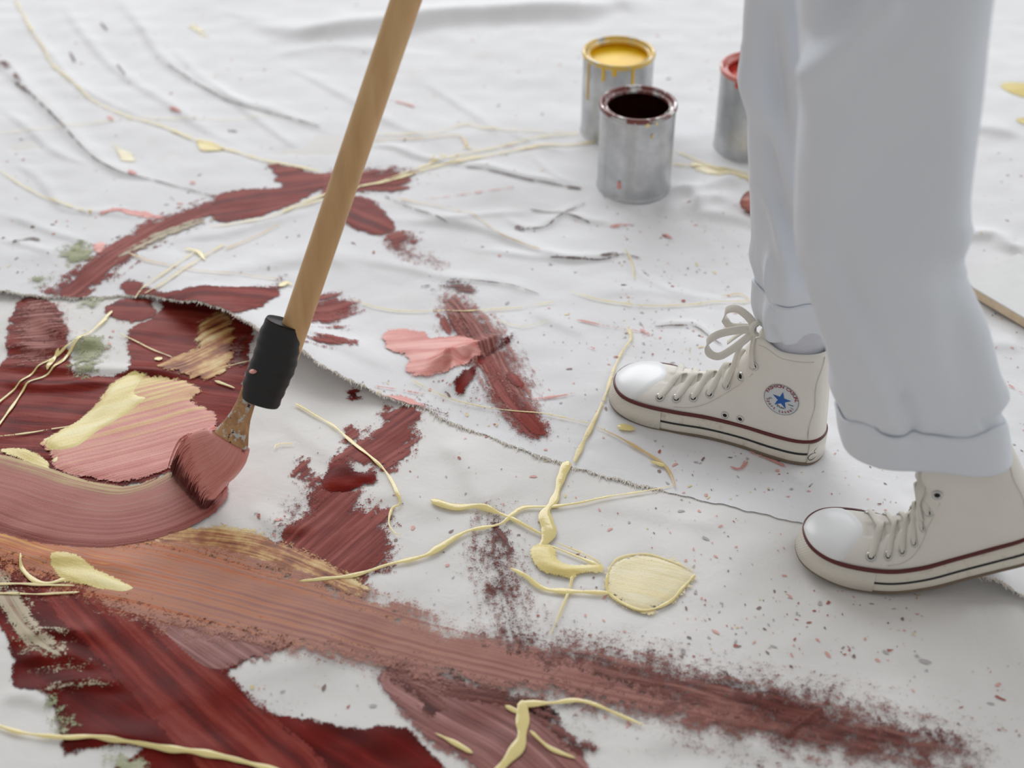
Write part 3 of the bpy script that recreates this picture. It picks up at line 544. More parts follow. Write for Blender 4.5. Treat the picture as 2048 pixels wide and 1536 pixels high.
# --- frayed threads of the cut edge
def fringe():
    V_, F_ = [], []
    for _ in range(3400):
        x = random.uniform(-.95, .98); y = float(edge_y(x)); z = float(edge_lift(x)) + .002; L = random.uniform(.002, .006) * (1.8 if random.random() < .06 else 1); a = random.gauss(-math.pi/2, .5); w = .0006; b = len(V_)
        for k in range(3):
            t = k / 2; X, Y = x + math.cos(a) * L * t, y + .001 + math.sin(a) * L * t; Z = z + random.uniform(-.0008, .0008) - .0012 * t
            V_ += [(X - w * (1 - .6*t), Y, Z), (X + w * (1 - .6*t), Y, Z + .0004)]
        F_ += [[b, b+1, b+3, b+2], [b+2, b+3, b+5, b+4]]
    o = mesh_obj('frayed_threads', V_, F_, simple('canvas_thread', (240, 234, 224), .9), BK.o); o['kind'] = 'stuff'
fringe()
#@@OBJECTS@@
# ------------------------------------------------------------------ paint cans
def tin_material():
    m = NT('dull_tin'); v = m.obj()
    big = m.noise(v, 22, 4, .6); fine = m.noise(v, 140, 3)
    sm = m.n('ShaderNodeMapping'); sm.inputs['Scale'].default_value = (60, 60, 4); m.link(v, sm.inputs[0]); ver = m.noise(sm.outputs[0], 1.0, 3)
    c = m.mix(m.maprange(big, .3, .75), lin((182, 184, 186)), lin((214, 215, 216)))
    c = m.mix(m.maprange(ver, .55, .8, 0, .3), c, lin((156, 156, 148)))
    return m.set(color=c, metal=.8, rough=m.maprange(fine, .2, .8, .34, .52), normal=m.bump(big, .08, .002))
def rim_material(name, col, amount):
    m = NT(name); v = m.obj(); nz = m.noise(v, 55, 4, .65); f = m.maprange(nz, amount - .06, amount + .06)
    return m.set(color=m.mix(f, lin((190, 190, 188)), lin(col)), metal=m.math('SUBTRACT', .9, m.math('MULTIPLY', f, .9)), rough=.3, normal=m.bump(nz, .3, .002))
def glossy(name, c1, c2, sc=25, rough=.3):
    m = NT(name); v = m.obj(); nz = m.noise(v, sc, 4, .6, .4)
    return m.set(color=m.ramp(nz, [(.35, c1), (.65, c2)]), rough=rough, spec=.2, normal=m.bump(nz, .15, .002))
M_TIN = tin_material()
def paint_can(px, py, label, paint, wall, level, rimmat, extra):
    g = P3(BK, px, py); x, y = g[0], g[1]; z = float(max(sample(BK, x + a, y + b) for a in (-.05, 0, .05) for b in (-.05, 0, .05))) - .003
    t = empty('paint_can', (x, y, z)); tag(t, label, 'paint can', 'open tin paint cans')
    R, Hh = .0530, .133; c = (x, y, z)
    lathe('body', [(.0, .002), (R - .004, .002), (R - .002, .0), (R + .001, .0005), (R + .0012, .003), (R - .0004, .0045), (R, .008), (R, .04), (R, .08), (R, Hh - .008), (R - .0004, Hh - .006)], M_TIN, t, 96, c)
    lathe('rim', [(R - .0004, Hh - .008), (R + .0016, Hh - .006), (R + .002, Hh - .003), (R + .0008, Hh), (R - .002, Hh + .0004), (R - .0035, Hh - .002), (R - .0045, Hh - .006), (R - .0075, Hh - .0065), (R - .0085, Hh - .003), (R - .0095, Hh - .0035), (R - .0098, Hh - .008)], rimmat, t, 96, c)
    lathe('inner_wall', [(R - .0096, Hh - .007), (R - .003, Hh - .012), (R - .0015, Hh - .02), (R - .0015, level - .004)], wall, t, 96, c)
    lathe('paint', [(R - .0015, level + .001), (R - .004, level), (R * .5, level - .0005), (.0, level)], paint, t, 96, c)
    for (a, z0, ln, w, mt) in extra:
        ang = math.radians(a); zz = np.linspace(z0, z0 - ln, 8); P = []
        for k, h in enumerate(zz):
            ww = w * (1 if k < 6 else 1.25 if k == 6 else .4); row = []
            for s in np.linspace(-1, 1, 5):
                an = ang + s * ww / R; rr = R + .0006 + .0012 * math.sqrt(max(0, 1 - s*s)); row.append((x + rr * math.cos(an), y + rr * math.sin(an), z + h))
            P.append(row)
        grid_mesh('paint_run', P, mt, t)
    return t
MY, MR, MD = glossy('yellow_can_paint', (236, 184, 16), (246, 204, 34)), glossy('red_can_paint', (196, 60, 52), (214, 84, 72)), glossy('dark_brown_can_paint', (38, 12, 10), (52, 18, 14))
paint_can(1230, 262, 'open tin of bright yellow paint behind the dark brown one', MY, MY, .119, rim_material('yellow_rim', (226, 190, 90), .45), [(-118, .128, .022, .0022, MY), (-70, .128, .026, .002, MY), (-150, .126, .060, .0014, MY), (-100, .129, .012, .003, MY)])
paint_can(1497, 293, 'open tin of red paint half hidden by the trouser leg', MR, MR, .117, rim_material('red_rim', (214, 130, 120), .40), [(-130, .128, .010, .003, MR)])
paint_can(1267, 370, 'open tin of dark brown paint standing nearest the camera', MD, MD, .085, rim_material('brown_rim', (120, 62, 56), .47), [(-118, .034, .012, .0026, DM['p']), (-80, .128, .006, .003, DM['y']), (-66, .128, .005, .002, DM['y']), (-72, .110, .006, .0018, DM['o'])])

# ------------------------------------------------------------------ brush taped to a long pole
def wood_material(name, c1, c2, axis_rot, sc=(30, 30, 3)):
    m = NT(name); v = m.obj(); mp = m.n('ShaderNodeMapping'); mp.inputs['Rotation'].default_value = axis_rot; mp.inputs['Scale'].default_value = sc; m.link(v, mp.inputs[0])
    nz = m.noise(mp.outputs[0], 1.6, 5, .55, .5); kn = m.noise(mp.outputs[0], .35, 2)
    c = m.ramp(nz, [(.3, c1), (.7, c2)]); c = m.mix(m.maprange(kn, .58, .75, 0, .45), c, lin((168, 128, 84)))
    return m.set(color=c, rough=.5, normal=m.bump(nz, .12, .001))
def at_depth(px, py, d): return ray(px, py) * d + np.array([0, 0, CAM_H])
p_lo, p_hi = at_depth(578, 690, 1.478), at_depth(812, 0, 1.295)
ax = (p_hi - p_lo) / np.linalg.norm(p_hi - p_lo); p_lo2 = p_lo - ax * .035
tip = (P3(BK if False else FR, 338, 932) + P3(FR, 428, 1030)) / 2
BR = empty('paint_brush', tuple(tip)); tag(BR, 'wide paint brush loaded with pink paint, taped to a long wooden pole', 'paint brush')
q_ax = Vector(ax); rot = q_ax.to_track_quat('Z', 'Y').to_euler()
M_POLE = wood_material('pale_pine_pole', (192, 150, 100), (216, 178, 128), tuple(-a for a in rot))
pole_pts = np.array([p_lo2 + ax * t for t in np.linspace(0, 1.30, 40)]); tube('pole', pole_pts, .0141, M_POLE, BR, 28)
def loft(name, secs, mat, parent, n=40, e=3.0, cap=True, attrs=None):
    """secs: centre, wide axis, thin axis, half width, half thickness"""
    P = []
    a = np.linspace(0, 2*math.pi, n, endpoint=False)
    for c, wv, tv, hw, ht in secs:
        cx = np.sign(np.cos(a)) * np.abs(np.cos(a)) ** (2/e) * hw; sx = np.sign(np.sin(a)) * np.abs(np.sin(a)) ** (2/e) * ht
        P.append(np.asarray(c) + cx[:, None] * np.asarray(wv) + sx[:, None] * np.asarray(tv))
    return grid_mesh(name, P, mat, parent, wrap_v=True, cap=cap)
nrm = lambda v: np.asarray(v, float) / np.linalg.norm(v)
gl, gr = P3(FR, 330, 934), P3(FR, 428, 1042); wide0 = nrm(gr - gl); tipc = (gl + gr) / 2 + np.array([0, 0, .004])
neck = at_depth(492, 806, 1.492); ferr = at_depth(462, 880, 1.500)
wide1 = nrm(np.array([.80, -.50, -.10]))          # wide axis up at the handle
def bez(t): 
    c0, c1, c2, c3 = ferr, ferr + (ferr - neck) * .55, tipc + np.array([.020, .016, .045]), tipc
    return (1-t)**3*c0 + 3*(1-t)**2*t*c1 + 3*(1-t)*t*t*c2 + t**3*c3
def bsec(t):
    c = bez(t); tg = nrm(bez(min(t + .01, 1)) - bez(max(t - .01, 0))); wv = nrm(wide1 * (1 - t) + wide0 * t); wv = nrm(wv - tg * np.dot(wv, tg)); return c, tg, wv, nrm(np.cross(tg, wv))
c, tg, wv, tv = bsec(0)
up_ = neck - ferr
M_HAND = NT('worn_brush_handle'); v_ = M_HAND.obj(); n_ = M_HAND.noise(v_, 60, 4, .6); n2 = M_HAND.noise(v_, 110, 4, .6)
hc = M_HAND.ramp(n_, [(.35, (150, 104, 66)), (.6, (196, 150, 102))]); hc = M_HAND.mix(M_HAND.maprange(n2, .54, .60), hc, lin((196, 196, 190))); hc = M_HAND.mix(M_HAND.maprange(M_HAND.noise(v_, 70, 3), .62, .66), hc, lin((60, 50, 46)))
M_HAND = M_HAND.set(color=hc, rough=.5)
loft('brush_handle', [(ferr + up_ * k, wv, tv, hw, ht) for k, hw, ht in ((-.12, .0215, .0085), (.08, .0205, .0085), (.35, .0155, .008), (.65, .0115, .0075), (1.0, .0098, .0072), (1.5, .0105, .0075), (2.0, .012, .008), (2.6, .012, .008))], M_HAND, BR, 32, 2.6)
# tape wrapped round pole and handle
M_TAPE = NT('black_tape'); v_ = M_TAPE.obj(); tp_ = M_TAPE.n('ShaderNodeMapping'); tp_.inputs['Scale'].default_value = (20, 20, 160); M_TAPE.link(v_, tp_.inputs[0])
tn = M_TAPE.noise(tp_.outputs[0], 1, 3); M_TAPE = M_TAPE.set(color=lin((20, 20, 21)), rough=.42, normal=M_TAPE.bump(tn, .35, .002))
tb, tt_ = at_depth(521, 803, 1.487), at_depth(572, 645, 1.466); tax = nrm(tt_ - tb); ts = nrm(np.cross(tax, [0, 1, 0])); tn_ = np.cross(ts, tax)
Lt = np.linalg.norm(tt_ - tb); secs = []
for k in np.linspace(0, 1, 28):
    hw = np.interp(k, [0, .05, .2, .5, .8, 1], [.0195, .0208, .0225, .0232, .0222, .0200]) + .0005 * math.sin(k * 47); sh = .0010 * math.sin(k * 9)
    tilt = .004 * (k > .9) ; secs.append((tb + tax * Lt * k + ts * sh, ts, tn_, hw, .0185 + .0004 * math.sin(k * 31)))
loft('tape', secs, M_TAPE, BR, 48, 2.3)
sp = at_depth(500, 752, 1.455); lathe('pink_spot', [(.0, .0012), (.003, .0008), (.0042, 0)], DM['p'], BR, 14, (sp[0] + .002, sp[1] + .008, sp[2]))
# ferrule and bristles, all clogged with pink paint
def pinkmat():
    m = NT('pink_clogged_bristles'); d = m.attr('k'); ob = m.obj(); st = m.attr('a')
    cv = m.n('ShaderNodeCombineXYZ'); m.link(m.math('MULTIPLY', st, 26.0), cv.inputs[0]); m.link(m.math('MULTIPLY', d, 1.6), cv.inputs[1])
    sn = m.noise(cv.outputs[0], 1.0, 4, .6); co = m.noise(ob, 45, 3)
    col = m.ramp(sn, [(.25, (206, 122, 112)), (.5, (228, 152, 142)), (.8, (240, 176, 164))])
    f = m.maprange(m.math('ADD', d, m.math('MULTIPLY', m.math('SUBTRACT', sn, .5), .42)), .80, .86)
    col = m.mix(f, col, lin((92, 30, 28)))
    col = m.mix(m.maprange(co, .66, .72, 0, .8), col, lin((132, 58, 50)))
    return m.set(color=col, rough=.36, normal=m.bump(sn, .7, .0016))
M_BR = pinkmat()
def brush_part(name, t0, t1, n, hw, ht, mat, e=3.2):
    P, K, Aa = [], [], []; a = np.linspace(0, 2*math.pi, 56, endpoint=False)
    for t in np.linspace(t0, t1, n):
        c, tg, wv, tv = bsec(t); h1, h2 = hw(t), ht(t)
        cx = np.sign(np.cos(a)) * np.abs(np.cos(a)) ** (2/e) * h1; sx = np.sign(np.sin(a)) * np.abs(np.sin(a)) ** (2/e) * h2
        rip = 1 + (.10 * np.sin(cx * 2600) + .06 * np.sin(cx * 1430 + 1)) * smooth(.45, 1, t)
        P.append(c + cx[:, None] * wv + (sx * rip)[:, None] * tv); K.append(np.full(56, t)); Aa.append(cx / h1)
    return grid_mesh(name, P, mat, BR, wrap_v=True, cap=True, attrs=dict(k=np.concatenate(K), a=np.concatenate(Aa)))
HW = lambda t: float(np.interp(t, [0, .12, .35, .7, 1], [.0225, .0262, .0305, .0365, .0395])); HT = lambda t: float(np.interp(t, [0, .15, .4, .75, 1], [.0095, .0115, .013, .0115, .0055]))
brush_part('ferrule', 0, .36, 14, lambda t: HW(t) + .0006, lambda t: HT(t) + .0006, M_BR); brush_part('bristles', .34, .985, 40, HW, HT, M_BR, 3.6)
def strands():
    V_, F_, K, Aa = [], [], [], []
    for i in range(420):
        s = random.uniform(-1, 1); side = random.choice((-1, 1)); t0 = random.uniform(.55, .72); t1 = random.uniform(.93, 1.02); w = random.uniform(.0004, .0009); off = random.uniform(.4, 1.05) * side; b = len(V_)
        for k in range(6):
            t = t0 + (t1 - t0) * k / 5; c, tg, wv, tv = bsec(min(t, 1.0)); p = c + tg * max(0, t - 1) * .05 + wv * s * HW(t) + tv * off * HT(t) * (1 if k else .8) + tv * side * .0006
            ww = w * (1 - .75 * k / 5); V_ += [p - wv * ww, p + tv * side * ww, p + wv * ww]; K += [t - .12 * random.random()] * 3; Aa += [s] * 3
        for k in range(5):
            q = b + 3*k; F_ += [[q, q+1, q+4, q+3], [q+1, q+2, q+5, q+4]]
    o = mesh_obj('bristle_strands', np.array(V_), F_, M_BR, BR, attrs=dict(k=K, a=Aa)); o['kind'] = 'stuff'
strands()

# ------------------------------------------------------------------ second brush, almost hidden behind the far leg
g = P3(BK, 1487, 415); hz = g[2]; B2 = empty('paint_brush', tuple(g)); tag(B2, 'paint-caked brush tip lying on the cloth behind the trouser leg', 'paint brush')
dx = nrm([.86, -.34, 0.0]); dy = np.array([-dx[1], dx[0], 0]); dz = np.array([0, 0, 1.0])
M_CAKE = glossy('caked_brown_pink_paint', (112, 50, 36), (206, 138, 124), 40, .4)
loft('bristles', [(g + dx * t + dz * .013, dy, dz, hw, ht) for t, hw, ht in ((-.004, .010, .003), (0, .017, .008), (.012, .020, .011), (.035, .020, .012), (.05, .019, .012))], M_CAKE, B2, 32, 3)
loft('ferrule', [(g + dx * t + dz * .014, dy, dz, .0195, .0115) for t in (.048, .06, .085)], M_TIN, B2, 32, 4)
loft('handle', [(g + dx * t + dz * .014, dy, dz, hw, .007) for t, hw in ((.084, .014), (.10, .012), (.13, .009), (.17, .010), (.21, .007), (.218, .003))], simple('brush_handle_wood', (176, 128, 80), .5), B2, 24, 2.4)

# ------------------------------------------------------------------ white board lying at the picture's edge
a_, b_ = G(1945, 580, .022), G(2075, 657, .022); u_ = nrm(b_ - a_); u_[2] = 0; u_ = nrm(u_); w_ = np.array([-u_[1], u_[0], 0.]); o_ = a_ - u_ * .02
WB = empty('wooden_board', (o_[0], o_[1], .010)); tag(WB, 'white-painted wooden board with a raw pale edge lying on the cloth', 'board')
def slab(name, o, z0, z1, L, W, mat, r=.001):
    prof = [(r, z0), (0, z0 + r), (0, z1 - r), (r, z1), (W - r, z1), (W, z1 - r), (W, z0 + r), (W - r, z0)]
    P = [[o + u_ * s + w_ * p + np.array([0, 0, q]) - np.array([0, 0, o[2]]) for p, q in prof] for s in (0, L)]
    return grid_mesh(name, P, mat, WB, wrap_v=True, cap=True, shade=False)
slab('plank', o_, .0125, .0245, .62, .115, wood_material('raw_board_edge', (206, 182, 150), (222, 200, 170), (0, 0, -math.atan2(u_[1], u_[0])), (4, 40, 40)))
slab('painted_face', o_ + w_ * .0006, .0240, .0256, .619, .1138, simple('white_board_paint', (228, 228, 228), .6))

# ------------------------------------------------------------------ the person: sneakers
PERSON = empty('person', (.42, 1.12, .01)); tag(PERSON, 'person walking in white rolled-up trousers and white canvas high-top sneakers', 'person')
M_CANV = NT('sneaker_canvas'); v_ = M_CANV.obj(); wv1 = M_CANV.noise(v_, 900, 2); mm = M_CANV.noise(v_, 30, 4)
M_CANV = M_CANV.set(color=M_CANV.mix(mm, lin((226, 221, 213)), lin((237, 233, 226))), rough=.85, spec=.2, normal=M_CANV.bump(M_CANV.noise(v_, 22, 3), .35, .006, M_CANV.bump(wv1, .25, .0006)))
M_RUB = simple('white_rubber', (226, 222, 212), .42, nscale=45, nvar=.07); M_CAP = simple('toe_cap_rubber', (238, 239, 240), .32, nvar=.02, bstr=.03)
M_SOLE = NT('sole_rubber'); v_ = M_SOLE.obj(); sx_ = M_SOLE.n('ShaderNodeSeparateXYZ'); M_SOLE.link(v_, sx_.inputs[0])
dn = M_SOLE.noise(v_, 70, 4, .65); M_SOLE = M_SOLE.set(color=M_SOLE.mix(M_SOLE.maprange(dn, .52, .75, 0, .55), lin((222, 216, 204)), lin((178, 166, 146))), rough=.45)
M_DIRT = simple('dirty_outsole', (120, 104, 88), .8, nvar=.3)
M_STR, M_BLK = simple('dark_red_stripe', (92, 30, 28), .4), simple('black_stripe', (26, 28, 32), .4)
M_LACE = simple('cotton_lace', (222, 218, 208), .9, bscale=900, bstr=.3); M_LINER = simple('sneaker_lining', (214, 208, 198), .9)
M_STEEL = simple('eyelet_steel', (206, 206, 204), .22, 1.0); M_HOLE = simple('eyelet_hole', (30, 28, 26), .9); M_BLUE, M_RTXT, M_DISC = simple('star_blue', (12, 86, 168), .5), simple('badge_red_print', (150, 46, 52), .5), simple('badge_white', (206, 210, 214), .55)
M_SOCK = simple('grey_sock', (208, 210, 218), .95, nscale=300, nvar=.05, bscale=700, bstr=.5)
M_BUMP = NT('toe_bumper_rubber'); zz_ = M_BUMP.n('ShaderNodeTexWave', wave_type='BANDS', bands_direction='X'); zz_.inputs['Scale'].default_value = 1.0
cu = M_BUMP.n('ShaderNodeCombineXYZ'); zig = M_BUMP.math('PINGPONG', M_BUMP.math('MULTIPLY', M_BUMP.attr('v'), 300), .8); M_BUMP.link(M_BUMP.math('ADD', M_BUMP.math('MULTIPLY', M_BUMP.attr('u'), 95), M_BUMP.math('MULTIPLY', zig, .35)), cu.inputs[0]); M_BUMP.link(cu.outputs[0], zz_.inputs[0])
M_BUMP = M_BUMP.set(color=lin((224, 218, 206)), rough=.5, normal=M_BUMP.bump(zz_.outputs['Fac'], .35, .0014))

PHT = np.linspace(0, 1, 11)
YMT = np.array([0, .020, .029, .031, .030, .034, .044, .049, .044, .029, .007]); YLT = np.array([0, .020, .029, .032, .035, .040, .045, .044, .034, .018, -.007])
def cubg(ys, x):
    xs = PHT; h = .1; m = np.gradient(ys, xs); i = np.clip((np.asarray(x) / h).astype(int), 0, 9); t = np.clip((x - xs[i]) / h, 0, 1)
    return (2*t**3-3*t**2+1)*ys[i] + (t**3-2*t**2+t)*h*m[i] + (-2*t**3+3*t**2)*ys[i+1] + (t**3-t**2)*h*m[i+1]
class Shoe:
    def __init__(s, par, left, bend):
        s.hx, s.hy, s.ang, s.L = par; s.left = left; s.bend = bend; s.k = s.L / .28; s.z0 = .011
    def xphi(s, ph): return s.L / 2 * (1 - np.cos(math.pi * np.asarray(ph)))
    def phix(s, x): return np.arccos(np.clip(1 - 2 * np.asarray(x) / s.L, -1, 1)) / math.pi
    def half(s, ph, side):                      # signed y of the outline; side +1 faces the camera
        med = (side > 0) != s.left
        return side * cubg(YMT if med else YLT, ph) * s.k
    def zs(s, xr): return cub([0, .1, .5, .75, .9, 1], [.033, .031, .0285, .0290, .0265, .025], xr)
    def zt(s, xr): return cub([0, .1, .2, .30, .34, .385, .45, .525, .60, .68, .745, .82, .90, .95, .985, 1], [.147, .143, .141, .147, .146, .121, .091, .068, .056, .049, .0445, .0410, .0375, .034, .0295, .026], xr)
    def S(s, ph, side, q):
        ph = np.asarray(ph, float); q = np.asarray(q, float); ph, q = np.broadcast_arrays(ph, q); xr = s.xphi(ph) / s.L
        z0 = s.zs(xr) - .004; zt = s.zt(xr); w = s.half(ph, side); wc = np.where(np.asarray(side) > 0, 1, 1) * w * .955
        mid = (s.half(ph, 1) + s.half(ph, -1)) / 2
        n = cub([0, .45, .6, .75, .9, 1], [2.4, 1.85, 1.9, 2.2, 2.5, 2.4], xr); th = q * math.pi / 2
        yN = mid + (wc - mid) * np.maximum(np.cos(th), 0) ** (2 / n); zN = z0 + (zt - z0) * np.maximum(np.sin(th), 0) ** (2 / n)
        top = cub([0, .08, .2, .34, .45], [.85, .93, .97, .80, .55], xr)
        h = np.clip(q / .7, 0, 1); bul = .0025 * np.sin(h * math.pi) - .003 * np.sin(h * math.pi) * smooth(.05, .25, xr) * smooth(.35, .2, xr)
        yw = mid + (wc - mid) * (1 + (top - 1) * h) + np.sign(wc - mid) * bul
        r1 = np.clip((q - .7) / .08, 0, 1); r2 = np.clip((q - .78) / .22, 0, 1)
        ytop = mid + (wc - mid) * top
        yA = np.where(q < .7, yw, np.where(q < .78, ytop - np.sign(wc - mid) * .004 * r1, (ytop - np.sign(wc - mid) * .004) * (1 - r2) + mid * r2))
        zA = np.where(q < .7, z0 + (zt - z0) * h, np.where(q < .78, zt + .0012 * np.sin(r1 * math.pi), zt - .03 * r2))
        A_ = smooth(.40, .33, xr); y = yN * (1 - A_) + yA * A_; z = zN * (1 - A_) + zA * A_
        # lacing throat: tongue lies a little lower than the eyestays
        gap = smooth(.82, .90, q) * smooth(.36, .42, xr) * smooth(.76, .73, xr); z = z - .0025 * gap
        x = s.xphi(ph) + .010 * np.clip((z - .03) / .12, 0, 1) * smooth(.35, 0, xr) - .0060 * smooth(.84, 1, xr)
        return np.stack([x, y, z], -1)
    def on(s, x, z, side, off=0.0):             # point of the upper at length x, height z
        lo, hi = 0.0, (.7 if x / s.L < .36 else 1.0); ph = s.phix(max(x - (.010 * np.clip((z - .03) / .12, 0, 1) * float(smooth(.35, 0, x / s.L))), 0))
        for _ in range(26):
            m = (lo + hi) / 2
            if s.S(ph, side, m)[2] < z: lo = m
            else: hi = m
        q = (lo + hi) / 2; p = s.S(ph, side, q); e = .004
        du = s.S(min(ph + e, 1), side, q) - s.S(max(ph - e, 0), side, q); dv = s.S(ph, side, min(q + e, 1)) - s.S(ph, side, max(q - e, 0)); n = np.cross(du, dv); n /= np.linalg.norm(n) + 1e-12
        if n[1] * side < 0 and abs(n[1]) > .05: n = -n
        if abs(n[1]) <= .05 and n[2] < 0: n = -n
        return p + n * off, n
    def D(s, P):                                # toe spring, flex at the ball, place on the floor
        P = np.asarray(P, float); x, y, z = P[..., 0].copy(), P[..., 1], P[..., 2] + .007 * np.clip((P[..., 0] / s.L - .72) / .28, 0, 1) ** 2
        if s.bend:
            xb, th, w = s.bend; xb *= s.L; ss = np.linspace(0, .3, 301); a = th * np.clip(ss / w, 0, 1)
            cx = np.r_[0, np.cumsum(np.cos(a))[:-1]] * .001; cz = np.r_[0, np.cumsum(np.sin(a))[:-1]] * .001; q = np.maximum(xb - x, 0); Aq = np.interp(q, ss, a)
            X = xb - np.interp(q, ss, cx) + z * np.sin(Aq); Z = np.interp(q, ss, cz) + z * np.cos(Aq); f = x > xb; x, z = np.where(f, x, X), np.where(f, z, Z)
        c, sn = math.cos(s.ang), math.sin(s.ang)
        return np.stack([s.hx + c*x - sn*y, s.hy + sn*x + c*y, z + s.z0], -1)
    def from_px(s, px, py, side=1):             # photograph pixel -> x, z on the camera-facing side (flat shoe)
        d = ray(px, py); c, sn = math.cos(s.ang), math.sin(s.ang); y = .03; o = np.array([-s.hx, -s.hy, CAM_H - s.z0])
        for _ in range(12):
            ly0 = -sn * o[0] + c * o[1]; ly = -sn * d[0] + c * d[1]; t = (y - ly0) / ly; p = o + d * t; x = c * p[0] + sn * p[1]; z = p[2]
            y = .5 * y + .5 * s.on(min(max(x, .001), s.L * .98), max(z, .03), side)[0][1]
        return x, z, y
def ribbon(sh, pts, nrms, w, t, mat, parent, name, ends=0.0, wax=None):
    p = crom(pts, 8); n = crom(nrms, 8); n /= np.linalg.norm(n, axis=1)[:, None] + 1e-9
    tg = np.gradient(p, axis=0); tg /= np.linalg.norm(tg, axis=1)[:, None] + 1e-9; s = np.cross(tg, n); s /= np.linalg.norm(s, axis=1)[:, None] + 1e-9; n = np.cross(s, tg)
    if wax is not None:
        wv = np.asarray(wax, float); s = wv - tg * (tg @ wv)[:, None]; s /= np.linalg.norm(s, axis=1)[:, None] + 1e-9; n = np.cross(s, tg)
    pr = [(-.5, 0), (-.42, .5), (0, .62), (.42, .5), (.5, 0), (.42, -.5), (0, -.62), (-.42, -.5)]
    ar = np.r_[0, np.cumsum(np.linalg.norm(np.diff(p, axis=0), axis=1))]; wk = np.ones(len(p))
    if ends: wk = .38 + .62 * smooth(0, ends, ar) * smooth(ar[-1], ar[-1] - ends, ar)
    P = np.stack([p + s * a * (w * wk)[:, None] + n * b * t for a, b in pr], 1)
    return grid_mesh(name, sh.D(P), mat, parent, wrap_v=True, cap=True)
def text_mesh(txt, size, bold=0.0):
    cu = bpy.data.curves.new('t', 'FONT'); cu.body = txt; cu.size = size; cu.align_x = 'CENTER'; cu.align_y = 'BOTTOM'; cu.offset = bold; cu.resolution_u = 3; ob = bpy.data.objects.new('t', cu); COL.objects.link(ob)
    dg = bpy.context.evaluated_depsgraph_get(); dg.update(); me = ob.evaluated_get(dg).to_mesh(); V_ = np.array([v.co[:2] for v in me.vertices]) if len(me.vertices) else np.zeros((0, 2)); F_ = [list(p.vertices) for p in me.polygons]
    ob.evaluated_get(dg).to_mesh_clear(); bpy.data.objects.remove(ob); bpy.data.curves.remove(cu); return V_, F_

